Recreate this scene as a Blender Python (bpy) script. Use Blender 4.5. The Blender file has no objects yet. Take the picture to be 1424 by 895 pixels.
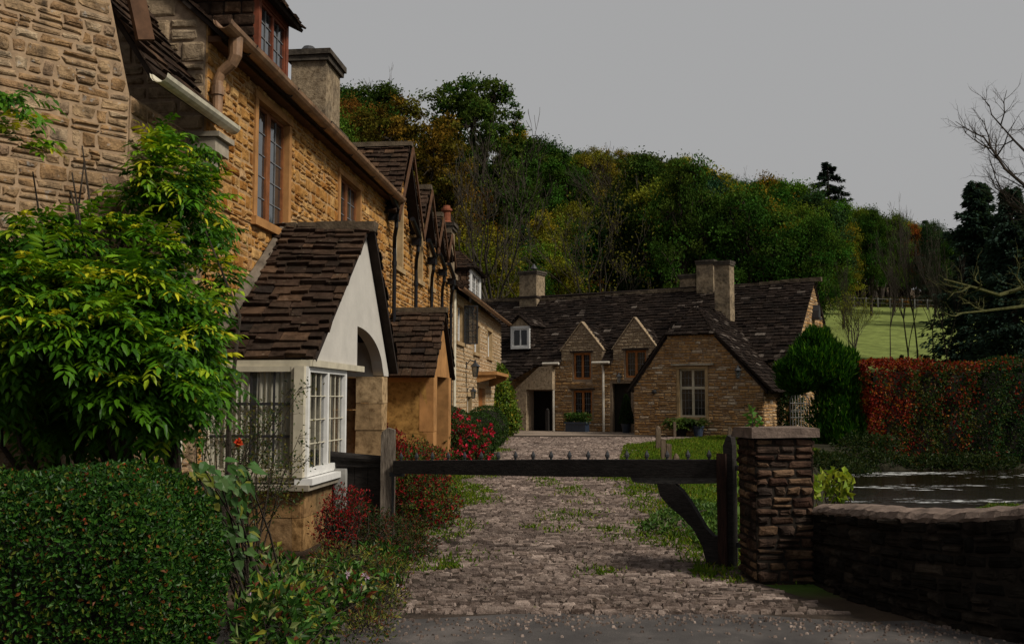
import bpy, math, random
import numpy as np
from mathutils import Vector
random.seed(7); rng = np.random.default_rng(11)
C = bpy.context.scene.collection
scene = bpy.context.scene
# ---------------------------------------------------------------- camera, sky, sun, exposure
F = 1384.0; CAMH = 1.65
YAW = math.radians(5.5); PITCH = math.atan(108/F)
AX = np.array([-math.sin(YAW), math.cos(YAW), 0.]); RX = np.array([math.cos(YAW), math.sin(YAW), 0.]); UP = np.array([0., 0., 1.])
cam = bpy.data.objects.new('camera', bpy.data.cameras.new('camera')); C.objects.link(cam)
cam.location = (0, 0, CAMH); cam.rotation_euler = (math.pi/2 + PITCH, 0, YAW)
cam.data.sensor_width = 36; cam.data.lens = F/1424*36; cam.data.clip_end = 3000; cam.data.clip_start = 0.05
scene.camera = cam
SUN_EL, SUN_AZ = math.radians(44), math.radians(118)     # azimuth clockwise from +Y
world = bpy.data.worlds.new('World'); scene.world = world; world.use_nodes = True
nt = world.node_tree; nt.nodes.clear()
sky = nt.nodes.new('ShaderNodeTexSky'); sky.sky_type = 'NISHITA'; sky.sun_disc = False
sky.sun_elevation = SUN_EL; sky.sun_rotation = SUN_AZ; sky.dust_density = 4; sky.air_density = 1.5
hsv = nt.nodes.new('ShaderNodeHueSaturation'); hsv.inputs['Saturation'].default_value = 0.12
cl = nt.nodes.new('ShaderNodeMix'); cl.data_type = 'RGBA'; cl.inputs[0].default_value = 0.86   # an even overcast deck
cl.inputs[7].default_value = (4.0, 4.0, 4.02, 1)
bg = nt.nodes.new('ShaderNodeBackground'); bg.inputs[1].default_value = 0.096
wo = nt.nodes.new('ShaderNodeOutputWorld')
nt.links.new(sky.outputs[0], hsv.inputs['Color']); nt.links.new(hsv.outputs[0], cl.inputs[6])
nt.links.new(cl.outputs[2], bg.inputs[0]); nt.links.new(bg.outputs[0], wo.inputs[0])
sun = bpy.data.objects.new('sun', bpy.data.lights.new('sun', 'SUN')); C.objects.link(sun)
sun.data.energy = 4.0; sun.data.angle = math.radians(12); sun.data.color = (1, .93, .82)
sdir = Vector((math.sin(SUN_AZ)*math.cos(SUN_EL), math.cos(SUN_AZ)*math.cos(SUN_EL), math.sin(SUN_EL)))
sun.rotation_euler = sdir.to_track_quat('Z', 'Y').to_euler(); sun.location = (20, 10, 60)
scene.view_settings.view_transform = 'Standard'; scene.view_settings.look = 'None'
scene.view_settings.gamma = 1; scene.view_settings.use_curve_mapping = False
scene.view_settings.exposure = 0.0
scene.cycles.max_bounces = 6; scene.cycles.diffuse_bounces = 3; scene.cycles.glossy_bounces = 3
scene.cycles.transparent_max_bounces = 12; scene.cycles.transmission_bounces = 4

# ---------------------------------------------------------------- helpers
def CD(c, d, z=0.):           # metres right of and ahead of the viewpoint
    return RX*c + AX*d + UP*z
def W(u, v, d):               # where a sight line of the layout sketch reaches distance d
    x = (u-712)/F; y = (447.5-v)/F
    den = math.cos(PITCH) - y*math.sin(PITCH)
    t = d/den
    return RX*x*t + AX*d + UP*((math.sin(PITCH)+y*math.cos(PITCH))*t + CAMH)
def smooth(a, b, x):
    t = np.clip((np.asarray(x, float)-a)/(b-a), 0, 1); return t*t*(3-2*t)
def nrm(v):
    v = np.asarray(v, float); return v/(np.linalg.norm(v)+1e-12)
RIVER = np.array([(3.9, 4.), (3.9, 9.), (4.6, 14.), (6.6, 22.), (8.8, 29.5), (10.5, 32.), (18, 33.), (34, 34.), (60, 30.), (60, 2.), (12, 1.)])
def in_river(c, d):           # signed distance, positive inside
    c = np.asarray(c, float); d = np.asarray(d, float)
    inside = np.zeros(c.shape, bool); best = np.full(c.shape, 1e9)
    n = len(RIVER)
    for i in range(n):
        x0, y0 = RIVER[i]; x1, y1 = RIVER[(i+1) % n]
        cond = ((y0 > d) != (y1 > d)) & (c < (x1-x0)*(d-y0)/(y1-y0+1e-12)+x0)
        inside ^= cond
        ex, ey = x1-x0, y1-y0
        t = np.clip(((c-x0)*ex+(d-y0)*ey)/(ex*ex+ey*ey), 0, 1)
        best = np.minimum(best, np.hypot(c-x0-t*ex, d-y0-t*ey))
    return np.where(inside, best, -best)
def hill_q(c, d): return (c+10)*(-.81) + (d-56)*.587
def H(c, d):                  # ground height
    c = np.asarray(c, float); d = np.asarray(d, float)
    h = .22*smooth(24, 40, d)
    w = smooth(3, 20, c)
    h = h + w*(.16*np.clip(d-44, 0, 86) + .06*np.clip(d-130, 0, 400))
    q = hill_q(c, d)
    s = np.where(q < 0, 0, q); s = s*s/(s+5.)
    h = h + np.minimum(.62*s, 24+.02*s)*(1-.5*smooth(15, 60, c))*smooth(46, 60, d)
    r = in_river(c, d)
    h = h - 1.5*smooth(-.25, .9, r)
    h = h - .72*smooth(28, 31, d)*smooth(11.5, 13, c)*(1-smooth(37, 44, d))
    return h
def Gz(c, d): return float(H(np.array([c]), np.array([d]))[0])
def G(c, d, dz=0.): return CD(c, d, Gz(c, d)+dz)
def Gu(u, d, dz=0.):
    c = (u-712)/F*d; return G(c, d, dz)

def tag(o, label=None, cat=None, group=None, kind=None):
    if label: o['label'] = label
    if cat: o['category'] = cat
    if group: o['group'] = group
    if kind: o['kind'] = kind
    return o
def thing(name, label, cat, loc=(0, 0, 0), group=None):
    o = bpy.data.objects.new(name, None); C.objects.link(o); o.location = Vector(loc); o.empty_display_size = .2
    return tag(o, label, cat, group)
def rel(parent):              # parts are modelled in world space, then moved under their thing
    p = np.zeros(3); o = parent
    while o is not None: p += np.array(o.location); o = o.parent
    return p
def mesh_obj(name, V, Fs, mat, parent=None, col=None, smooth_=False):
    V = np.asarray(V, float)
    if parent is not None: V = V - rel(parent)
    me = bpy.data.meshes.new(name)
    Fs = [np.asarray(f, np.int32) for f in Fs if len(f)]
    me.vertices.add(len(V)); me.vertices.foreach_set('co', V.astype(np.float32).ravel())
    nl = sum(f.size for f in Fs); nf = sum(len(f) for f in Fs)
    me.loops.add(nl); me.polygons.add(nf)
    me.loops.foreach_set('vertex_index', np.concatenate([f.ravel() for f in Fs]))
    tot = np.concatenate([np.full(len(f), f.shape[1], np.int32) for f in Fs])
    me.polygons.foreach_set('loop_start', np.concatenate([[0], np.cumsum(tot)[:-1]]).astype(np.int32))
    me.polygons.foreach_set('use_smooth', np.full(nf, bool(smooth_)))
    if col is not None:
        a = me.color_attributes.new('Col', 'FLOAT_COLOR', 'POINT')
        cc = np.ones((len(V), 4), np.float32); cc[:, :3] = col
        a.data.foreach_set('color', cc.ravel())
    me.update(calc_edges=True); me.validate()
    if mat is not None: me.materials.append(mat)
    o = bpy.data.objects.new(name, me); C.objects.link(o)
    if parent is not None: o.parent = parent
    return o
class MB:
    def __init__(s): s.V = []; s.F = {}; s.n = 0
    def add(s, V, faces):
        V = np.asarray(V, float); s.V.append(V)
        for f in faces: s.F.setdefault(len(f), []).append([i+s.n for i in f])
        s.n += len(V)
    def box(s, o, A, N, a0, a1, n0, n1, b0, b1, jit=0, taper=0):
        o, A, N = map(lambda q: np.asarray(q, float), (o, A, N))
        P = [o+A*a+N*n+UP*b for b in (b0, b1) for a, n in ((a0, n0), (a1, n0), (a1, n1), (a0, n1))]
        P = np.array(P)
        if jit: P += rng.uniform(-jit, jit, P.shape)
        s.add(P, [(0, 3, 2, 1), (4, 5, 6, 7), (0, 1, 5, 4), (1, 2, 6, 5), (2, 3, 7, 6), (3, 0, 4, 7)])
    def prism(s, o, A, N, poly, n0, n1):     # polygon in (a,b), extruded along N
        o, A, N = map(lambda q: np.asarray(q, float), (o, A, N)); k = len(poly)
        P = [o+A*a+N*n0+UP*b for a, b in poly] + [o+A*a+N*n1+UP*b for a, b in poly]
        s.add(P, [tuple(range(k-1, -1, -1)), tuple(range(k, 2*k))] + [(i, (i+1) % k, k+(i+1) % k, k+i) for i in range(k)])
    def tube(s, pts, rad, sides=8, cap=True):
        pts = [np.asarray(p, float) for p in pts]; n = len(pts)
        if np.isscalar(rad): rad = [rad]*n
        V = []
        t0 = nrm(pts[1]-pts[0]); ref = np.array([0, 0, 1.]) if abs(t0[2]) < .9 else np.array([1., 0, 0])
        u = nrm(np.cross(t0, ref))
        for i in range(n):
            t = nrm(pts[min(i+1, n-1)]-pts[max(i-1, 0)])
            u = nrm(u-t*np.dot(u, t)); w = np.cross(t, u)
            for k in range(sides):
                an = 2*math.pi*k/sides; V.append(pts[i]+(u*math.cos(an)+w*math.sin(an))*rad[i])
        Fc = [(i*sides+k, i*sides+(k+1) % sides, (i+1)*sides+(k+1) % sides, (i+1)*sides+k) for i in range(n-1) for k in range(sides)]
        if cap: Fc += [tuple(range(sides-1, -1, -1)), tuple(range((n-1)*sides, n*sides))]
        s.add(V, Fc)
    def lathe(s, base, prof, sides=14):      # prof: (r,z)
        base = np.asarray(base, float)
        V = [base+np.array([r*math.cos(2*math.pi*k/sides), r*math.sin(2*math.pi*k/sides), z]) for r, z in prof for k in range(sides)]
        n = len(prof)
        Fc = [(i*sides+k, i*sides+(k+1) % sides, (i+1)*sides+(k+1) % sides, (i+1)*sides+k) for i in range(n-1) for k in range(sides)]
        Fc += [tuple(range(sides-1, -1, -1)), tuple(range((n-1)*sides, n*sides))]
        s.add(V, Fc)
    def build(s, name, mat, parent=None, smooth_=False, col=None):
        return mesh_obj(name, np.concatenate(s.V), [s.F[k] for k in s.F], mat, parent, col, smooth_)

# ---------------------------------------------------------------- materials
def mat_new(name):
    m = bpy.data.materials.new(name); m.use_nodes = True
    n = m.node_tree.nodes; return m, m.node_tree, n['Principled BSDF']
def N_(t, typ, **k):
    n = t.nodes.new(typ)
    for a, b in k.items(): setattr(n, a, b)
    return n
def ramp(t, stops, interp='LINEAR'):
    r = t.nodes.new('ShaderNodeValToRGB'); r.color_ramp.interpolation = interp
    e = r.color_ramp.elements
    while len(e) < len(stops): e.new(.5)
    for x, (p, c) in zip(e, stops): x.position = p; x.color = (*c, 1)
    return r
def noise(t, scale, detail=4, rough=.6, vec=None):
    n = t.nodes.new('ShaderNodeTexNoise'); n.inputs['Scale'].default_value = scale; n.inputs['Detail'].default_value = detail
    n.inputs['Roughness'].default_value = rough
    if vec is not None: t.links.new(vec, n.inputs['Vector'])
    return n
def mixc(t, a, b, f, mode='MIX'):
    m = t.nodes.new('ShaderNodeMix'); m.data_type = 'RGBA'; m.blend_type = mode
    for s, v in ((6, a), (7, b), (0, f)):
        if hasattr(v, 'is_linked') or isinstance(v, bpy.types.NodeSocket): t.links.new(v, m.inputs[s])
        elif s == 0: m.inputs[0].default_value = v
        else: m.inputs[s].default_value = (*v, 1)
    return m.outputs[2]
def bump(t, bsdf, h, strength=.5, dist=.02):
    b = t.nodes.new('ShaderNodeBump'); b.inputs['Strength'].default_value = strength; b.inputs['Distance'].default_value = dist
    t.links.new(h, b.inputs['Height']); t.links.new(b.outputs[0], bsdf.inputs['Normal'])
def simple(name, col, rough=.7, nscale=8, var=.35, bstr=.25, bdist=.01, spec=.12, metal=0):
    m, t, b = mat_new(name); co = t.nodes.new('ShaderNodeNewGeometry').outputs['Position']
    n = noise(t, nscale, 6, .65, co)
    r = ramp(t, [(.3, tuple(.8*x*(1-var) for x in col)), (.7, tuple(min(1, .8*x*(1+var)) for x in col))])
    t.links.new(n.outputs[0], r.inputs[0]); t.links.new(r.outputs[0], b.inputs['Base Color'])
    b.inputs['Roughness'].default_value = rough; b.inputs['Specular IOR Level'].default_value = spec; b.inputs['Metallic'].default_value = metal
    n2 = noise(t, nscale*4, 5, .7, co)
    bump(t, b, n2.outputs[0], bstr, bdist); return m
def stonemat(name, stops, stain=(.12, .09, .06), stain_amt=.6, nscale=.9, bstr=.8, grain=22, bdist=.03, spots=None):
    """one colour per stone (random per island), weather stains across stones, rough grain"""
    m, t, b = mat_new(name); g = t.nodes.new('ShaderNodeNewGeometry'); co = g.outputs['Position']
    r = ramp(t, stops); t.links.new(g.outputs['Random Per Island'], r.inputs[0])
    n0 = noise(t, 9, 6, .7, co)
    v0 = ramp(t, [(.33, (.4, .36, .32)), (.5, (.95, .95, .95)), (.68, (1.3, 1.3, 1.3))]); t.links.new(n0.outputs[0], v0.inputs[0])
    c = mixc(t, r.outputs[0], v0.outputs[0], 1.0, 'MULTIPLY')
    n1 = noise(t, nscale, 5, .65, co)
    f = ramp(t, [(.45, (0, 0, 0)), (.72, (stain_amt,)*3)]); t.links.new(n1.outputs[0], f.inputs[0])
    c = mixc(t, c, stain, f.outputs[0])
    if spots:
        n3 = noise(t, 14, 3, .55, co); f3 = ramp(t, [(spots[1], (0, 0, 0)), (spots[1]+.05, (spots[2],)*3)]); t.links.new(n3.outputs[0], f3.inputs[0])
        c = mixc(t, c, spots[0], f3.outputs[0])
    c = mixc(t, c, (KA, KA, KA), 1.0, 'MULTIPLY')
    t.links.new(c, b.inputs['Base Color']); b.inputs['Roughness'].default_value = .92; b.inputs['Specular IOR Level'].default_value = .04
    n2 = noise(t, grain, 8, .72, co); bump(t, b, n2.outputs[0], bstr, bdist); return m
M = {}
KA = .8                       # overall albedo calibration of the old stone, timber and foliage
M['row_stone'] = stonemat('row_stone', [(0, (.33, .145, .035)), (.3, (.54, .285, .085)), (.55, (.43, .225, .07)), (.75, (.62, .38, .15)), (.9, (.32, .125, .026)), (1, (.5, .325, .165))], (.24, .1, .022), .6, .9)
M['row_mortar'] = simple('row_mortar', (.4, .25, .12), .95, 14, .3, .6, .01)
M['gable_stone'] = stonemat('gable_stone', [(0, (.36, .22, .115)), (.3, (.5, .34, .19)), (.6, (.43, .255, .12)), (.85, (.56, .42, .27)), (1, (.32, .21, .13))], (.05, .04, .033), .85, 6.5, 1.0, 16, .05, spots=((.5, .48, .44), .62, .4))
M['gable_mortar'] = simple('gable_mortar', (.34, .235, .145), .95, 10, .3, .6, .01)
M['mid_stone'] = stonemat('mid_stone', [(0, (.42, .31, .19)), (.4, (.5, .38, .25)), (.7, (.45, .34, .22)), (1, (.55, .44, .3))], (.3, .2, .1), .5, .5)
M['far_stone'] = stonemat('far_stone', [(0, (.3, .16, .06)), (.25, (.54, .33, .145)), (.5, (.4, .225, .09)), (.72, (.62, .44, .25)), (.86, (.32, .165, .055)), (1, (.66, .57, .44))], (.26, .14, .055), .5, .45)
M['far_mortar'] = simple('far_mortar', (.26, .19, .13), .95, 14, .3, .5, .01)
M['dormer_stone'] = stonemat('dormer_stone', [(0, (.32, .23, .14)), (.5, (.42, .32, .21)), (1, (.36, .27, .17))], (.15, .12, .09), .5, .8)
M['ashlar'] = simple('ashlar', (.36, .25, .13), .9, 3, .35, .4, .008)
M['ashlar_orange'] = simple('ashlar_orange', (.36, .18, .065), .9, 2.2, .4, .4, .008)
M['ashlar_grey'] = simple('ashlar_grey', (.3, .26, .2), .9, 2.5, .45, .4, .01)
M['ochre'] = stonemat('ochre', [(0, (.36, .2, .055)), (1, (.32, .18, .06))], (.1, .055, .02), .75, 1.0, .5, 9, .015)
M['plinth'] = stonemat('plinth', [(0, (.3, .17, .07)), (.5, (.24, .15, .075)), (1, (.36, .21, .085))], (.035, .042, .022), .85, 1.3, .7, 12, .02)
M['jamb_stone'] = stonemat('jamb_stone', [(0, (.4, .27, .14)), (.5, (.46, .33, .19)), (1, (.34, .22, .11))], (.12, .08, .045), .6, 1.6, .6, 14, .015)
M['plaster'] = simple('plaster', (.52, .49, .44), .92, 1.6, .13, .5, .01)
M['slate'] = stonemat('slate', [(0, (.03, .019, .014)), (.35, (.07, .042, .028)), (.6, (.045, .03, .022)), (.85, (.12, .07, .042)), (1, (.024, .019, .017))], (.016, .014, .01), .75, 2.2, 1.0, 22, .03, spots=((.2, .16, .11), .66, .5))
M['far_slate'] = stonemat('far_slate', [(0, (.012, .009, .008)), (.4, (.026, .018, .014)), (.7, (.018, .013, .011)), (.93, (.05, .037, .03)), (1, (.15, .125, .105))], (.01, .008, .007), .7, .5, .9, 20, .03, spots=((.12, .105, .09), .67, .6))
M['under'] = simple('under', (.03, .022, .018), .95)
M['ridge'] = simple('ridge', (.1, .075, .05), .95, 7, .5, .8, .02)
M['lead'] = simple('lead', (.16, .16, .165), .7, 6, .3, .2)
M['gutter_brown'] = simple('gutter_brown', (.24, .135, .07), .5, 5, .45, .25, .006, .4)
M['gutter_cream'] = simple('gutter_cream', (.6, .55, .42), .55, 7, .3, .2, .006, .4)
M['pipe_black'] = simple('pipe_black', (.008, .008, .01), .35, 9, .3, .15, .004, .25)
M['pipe_cream'] = simple('pipe_cream', (.55, .5, .42), .6, 9, .2, .1)
M['white_paint'] = simple('white_paint', (.74, .73, .7), .5, 9, .1, .12, .004, .4)
M['cream_paint'] = simple('cream_paint', (.5, .45, .34), .6, 5, .2, .12, .004)
M['chimney_stone'] = stonemat('chimney_stone', [(0, (.3, .23, .15)), (1, (.3, .23, .15))], (.05, .042, .035), .85, 2.3, .8, 14, .03)
M['dark_cap'] = simple('dark_cap', (.07, .058, .045), .95, 6, .6, .7, .02)
M['brown_wood'] = simple('brown_wood', (.2, .075, .028), .65, 6, .4, .3, .006)
M['dark_brown'] = simple('dark_brown', (.1, .05, .026), .7, 6, .4, .3, .006)
M['red_wood'] = simple('red_wood', (.17, .05, .025), .65, 6, .4, .3, .006)
M['orange_wood'] = simple('orange_wood', (.34, .13, .04), .65, 6, .35, .3, .006)
M['dark_metal'] = simple('dark_metal', (.02, .02, .022), .5, 9, .2, .1, .003, .5)
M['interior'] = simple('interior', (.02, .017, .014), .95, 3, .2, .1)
M['soil'] = simple('soil', (.05, .035, .024), .95, 6, .5, .8, .03)
M['terracotta'] = simple('terracotta', (.22, .07, .035), .8, 8, .3, .3)
M['blue_pot'] = simple('blue_pot', (.03, .045, .075), .35, 8, .2, .1, .004, .5)
M['curtain'] = simple('curtain', (.85, .8, .64), .95, 4, .08, .2)
M['bark'] = simple('bark', (.05, .039, .029), .95, 12, .5, .9, .03)
M['pale_bark'] = simple('pale_bark', (.05, .041, .031), .95, 10, .5, .8, .03)
M['mossy_bark'] = simple('mossy_bark', (.085, .085, .03), .95, 7, .55, .8, .03)
def woodmat(name, a, b, sc=(1, 1, 1)):
    m, t, p = mat_new(name); g = t.nodes.new('ShaderNodeTexCoord')
    mp = t.nodes.new('ShaderNodeMapping'); mp.inputs['Scale'].default_value = sc; t.links.new(g.outputs['Object'], mp.inputs[0])
    n = noise(t, 6, 8, .7, mp.outputs[0]); r = ramp(t, [(.32, a), (.7, b)]); t.links.new(n.outputs[0], r.inputs[0])
    n1 = noise(t, 2.3, 4, .6, g.outputs['Object']); f = ramp(t, [(.5, (0, 0, 0)), (.75, (.6,)*3)]); t.links.new(n1.outputs[0], f.inputs[0])
    c = mixc(t, r.outputs[0], tuple(.5*x for x in a), f.outputs[0])
    t.links.new(c, p.inputs['Base Color']); p.inputs['Roughness'].default_value = .8; p.inputs['Specular IOR Level'].default_value = .06
    bump(t, p, n.outputs[0], .7, .01); return m
M['gate_wood'] = woodmat('gate_wood', (.012, .0105, .01), (.035, .03, .027), (2, 2, 9))
M['gate_rail'] = woodmat('gate_rail', (.03, .028, .027), (.085, .078, .07), (2, 2, 9))
M['red_post'] = woodmat('red_post', (.012, .009, .008), (.045, .022, .016), (7, 7, 1.2))
M['post_wood'] = woodmat('post_wood', (.035, .026, .02), (.2, .165, .13), (9, 9, .9))
M['bollard_wood'] = woodmat('bollard_wood', (.05, .036, .026), (.17, .125, .085), (9, 9, 1))
M['field_rail'] = simple('field_rail', (.17, .165, .155), .9, 4, .3)
M['fillet'] = simple('fillet', (.15, .12, .09), .95, 5, .5, .8, .02)
M['fence_wood'] = simple('fence_wood', (.3, .29, .27), .9, 4, .3)
def glassmat(name, tint, rough=.04, see=0.0):
    m, t, b = mat_new(name)
    b.inputs['Base Color'].default_value = (*tint, 1); b.inputs['Roughness'].default_value = rough; b.inputs['Specular IOR Level'].default_value = .8; b.inputs['IOR'].default_value = 2.1
    co = t.nodes.new('ShaderNodeNewGeometry').outputs['Position']; n = noise(t, 5, 2, .5, co); bump(t, b, n.outputs[0], .12, .02)
    if see:
        tr = t.nodes.new('ShaderNodeBsdfTransparent'); mx = t.nodes.new('ShaderNodeMixShader'); mx.inputs[0].default_value = 1-see
        out = t.nodes['Material Output']; t.links.new(tr.outputs[0], mx.inputs[1]); t.links.new(b.outputs[0], mx.inputs[2]); t.links.new(mx.outputs[0], out.inputs[0])
    return m
M['glass'] = glassmat('glass', (.02, .024, .026))
M['dark_glass'] = glassmat('dark_glass', (.008, .008, .009), .12); M['dark_glass'].node_tree.nodes['Principled BSDF'].inputs['IOR'].default_value = 1.35
M['bay_glass'] = glassmat('bay_glass', (.03, .035, .035), .03, .78)
def leafmat(name, rough=.45, trans=.3, spec=.35):
    m, t, b = mat_new(name); a = t.nodes.new('ShaderNodeAttribute'); a.attribute_name = 'Col'
    oi = t.nodes.new('ShaderNodeObjectInfo')
    c = mixc(t, a.outputs['Color'], oi.outputs['Color'], 1.0, 'MULTIPLY')
    c = mixc(t, c, (KA, KA*.97, KA*.9), 1.0, 'MULTIPLY')
    t.links.new(c, b.inputs['Base Color']); b.inputs['Roughness'].default_value = rough; b.inputs['Specular IOR Level'].default_value = spec
    tl = t.nodes.new('ShaderNodeBsdfTranslucent'); c2 = mixc(t, c, (1.3, 1.25, .6), 1.0, 'MULTIPLY'); t.links.new(c2, tl.inputs[0])
    mx = t.nodes.new('ShaderNodeMixShader'); mx.inputs[0].default_value = trans
    out = t.nodes['Material Output']; t.links.new(b.outputs[0], mx.inputs[1]); t.links.new(tl.outputs[0], mx.inputs[2]); t.links.new(mx.outputs[0], out.inputs[0])
    return m
M['leaf'] = leafmat('leaf', .5, .3, .1); M['leaf_gloss'] = leafmat('leaf_gloss', .42, .3, .14); M['leaf_matt'] = leafmat('leaf_matt', .8, .25, .02)

# ---------------------------------------------------------------- leaves
def leaf_arrays(P, D, Nn, L, Wd, fold=.25, droop=.15, fine=False):
    n = len(P); D = D/(np.linalg.norm(D, axis=1, keepdims=True)+1e-9)
    S = np.cross(D, Nn); S /= (np.linalg.norm(S, axis=1, keepdims=True)+1e-9)
    Nn = np.cross(S, D)
    L = np.asarray(L).reshape(-1, 1); Wd = np.asarray(Wd).reshape(-1, 1)
    if fine:                  # midrib plus two rounded halves
        m1, m2 = P+D*L*.3, P+D*L*.66-Nn*L*droop*.4
        V = np.stack([P, m1, m2, P+D*L*.99-Nn*L*droop, m1+S*Wd*.5+Nn*Wd*fold, m2+S*Wd*.4+Nn*Wd*fold*.7, m1-S*Wd*.5+Nn*Wd*fold, m2-S*Wd*.4+Nn*Wd*fold*.7], 1).reshape(-1, 3)
        i = np.arange(n)[:, None]*8
        return V, np.concatenate([i+np.array([f]) for f in [(0, 4, 1), (4, 5, 2), (4, 2, 1), (5, 3, 2), (0, 1, 6), (6, 2, 7), (6, 1, 2), (7, 2, 3)]])
    mid = P+D*L*.45
    V = np.stack([P, mid+S*Wd*.5+Nn*Wd*fold, P+D*L-Nn*L*droop, mid-S*Wd*.5+Nn*Wd*fold], 1).reshape(-1, 3)
    i = np.arange(n)[:, None]*4
    Fq = np.concatenate([i+np.array([[0, 1, 2]]), i+np.array([[0, 2, 3]])])
    return V, Fq
def rand_dirs(n):
    v = rng.normal(size=(n, 3)); return v/np.linalg.norm(v, axis=1, keepdims=True)
def pick(n, pal, wts=None, var=.22):
    pal = np.array(pal, float); wts = None if wts is None else np.array(wts)/np.sum(wts)
    c = pal[rng.choice(len(pal), n, p=wts)]
    return c*rng.uniform(1-var, 1+var, (n, 1))*rng.uniform(.93, 1.07, (n, 3))
def leaf_obj(name, P, D, Nn, L, Wd, col, mat, parent=None, fold=.25, droop=.15, fine=False):
    V, Fq = leaf_arrays(P, D, Nn, L, Wd, fold, droop, fine)
    return mesh_obj(name, V, [Fq], mat, parent, np.repeat(col, 8 if fine else 4, axis=0))

# ---------------------------------------------------------------- walls and roofs
def prange(poly, b):
    xs = []
    for i in range(len(poly)):
        (a0, b0), (a1, b1) = poly[i], poly[(i+1) % len(poly)]
        if (b0-b)*(b1-b) <= 0 and abs(b1-b0) > 1e-9: xs.append(a0+(a1-a0)*(b-b0)/(b1-b0))
    return (min(xs), max(xs)) if len(xs) > 1 else None
def subtract(iv, holes):
    out = [iv]
    for h0, h1 in holes:
        nx = []
        for a, b in out:
            if h1 <= a or h0 >= b: nx.append((a, b)); continue
            if h0 > a: nx.append((a, h0))
            if h1 < b: nx.append((h1, b))
        out = nx
    return out
def backing(mb, o, A, N, poly, holes, n0, n1):
    bs = sorted({round(p[1], 4) for p in poly} | {round(h, 4) for q in holes for h in q[2:4]})
    lo, hi = min(p[1] for p in poly), max(p[1] for p in poly); bs = [b for b in bs if lo-1e-3 <= b <= hi+1e-3]
    for b0, b1 in zip(bs, bs[1:]):
        r0, r1 = prange(poly, b0+1e-5), prange(poly, b1-1e-5)
        if not r0 or not r1: continue
        hs = sorted([(h[0], h[1]) for h in holes if h[2] < (b0+b1)/2 < h[3]])
        L0, L1 = r0[0], r1[0]
        for h0, h1 in hs:
            mb.prism(o, A, N, [(L0, b0), (h0, b0), (h0, b1), (L1, b1)], n0, n1); L0 = L1 = h1
        mb.prism(o, A, N, [(L0, b0), (r0[1], b0), (r1[1], b1), (L1, b1)], n0, n1)
def stones(o, A, N, poly, holes, ch=(.1, .17), sw=(.15, .42), gap=.009, depth=.03, jit=.008, snecked=.2, f3=None):
    o, A, N = map(lambda q: np.asarray(q, float), (o, A, N))
    lo, hi = min(p[1] for p in poly), max(p[1] for p in poly)
    bs = sorted({lo, hi} | {h for q in holes for h in q[2:4] if lo < h < hi})
    S = []
    for s0, s1 in zip(bs, bs[1:]):
        b = s0
        n = max(1, round((s1-s0)/((ch[0]+ch[1])/2))); hs = rng.uniform(ch[0], ch[1], n); hs *= (s1-s0)/hs.sum()
        for h in hs:
            r = [prange(poly, b+1e-4), prange(poly, b+h-1e-4)]
            if r[0] and r[1]:
                iv = (max(r[0][0], r[1][0]), min(r[0][1], r[1][1]))
                if iv[1]-iv[0] > .06:
                    for a0, a1 in subtract(iv, [(q[0], q[1]) for q in holes if q[2] < b+h/2 < q[3]]):
                        a = a0
                        while a < a1-.03:
                            w = random.uniform(*sw)
                            if a+w > a1-sw[0]*.7: w = a1-a
                            if random.random() < snecked and h > .1:
                                m = h*random.uniform(.4, .6); S.append((a, a+w, b, b+m)); S.append((a, a+w, b+m, b+h))
                            else: S.append((a, a+w, b, b+h))
                            a += w
            b += h
    S = np.array(S); n = len(S)
    g = gap*rng.uniform(.5, 1.4, (n, 4))
    a0, a1, b0, b1 = S[:, 0]+g[:, 0], S[:, 1]-g[:, 1], S[:, 2]+g[:, 2], S[:, 3]-g[:, 3]
    dp = depth*rng.uniform(.35, 1.2, n)
    f3 = f3 or (lambda q, nn: o+q[..., 0:1]*A+q[..., 1:2]*UP+nn[..., None]*N)
    return stone_mesh(a0, a1, b0, b1, dp, jit, depth*.18, f3)
def stone_mesh(a0, a1, b0, b1, dp, jit, dj, f3, lowz=-.01):
    """rounded eight-sided stones lying in a plane"""
    n = len(a0); w, h = a1-a0, b1-b0; s_ = np.minimum(w, h)
    cx, cy = (rng.uniform(.05, .26, (n, 4))*np.minimum(s_*1.0, .12)[:, None] for _ in range(2))
    q = np.stack([a0+cx[:, 0], b0, a1-cx[:, 1], b0, a1, b0+cy[:, 1], a1, b1-cy[:, 2], a1-cx[:, 2], b1, a0+cx[:, 3], b1, a0, b1-cy[:, 3], a0, b0+cy[:, 0]], 1).reshape(n, 8, 2)
    q = q+rng.uniform(-jit, jit, q.shape); c = np.stack([(a0+a1)/2, (b0+b1)/2], 1)[:, None, :]
    e = np.minimum(.02, .2*s_)[:, None, None]; hw = np.stack([w, h], 1)[:, None, :]/2
    q1 = c+(q-c)*(1-e/np.maximum(hw, .01)); e2 = e*2.2; q2 = c+(q-c)*np.maximum(.25, 1-e2/np.maximum(hw, .01))
    z = lambda f: np.repeat((dp*f)[:, None], 8, 1)+rng.uniform(-dj, dj, (n, 8))
    V = np.concatenate([f3(q, np.full((n, 8), lowz)), f3(q1, z(.72)), f3(q2, z(1.))], 1).reshape(-1, 3); i = np.arange(n)[:, None]*24
    return V, [np.concatenate([i+np.array([f]) for f in [(k+8*r, (k+1) % 8+8*r, 8+(k+1) % 8+8*r, 8+k+8*r) for r in (0, 1) for k in range(8)]]), i+np.arange(16, 24)[None, :]]
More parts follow.
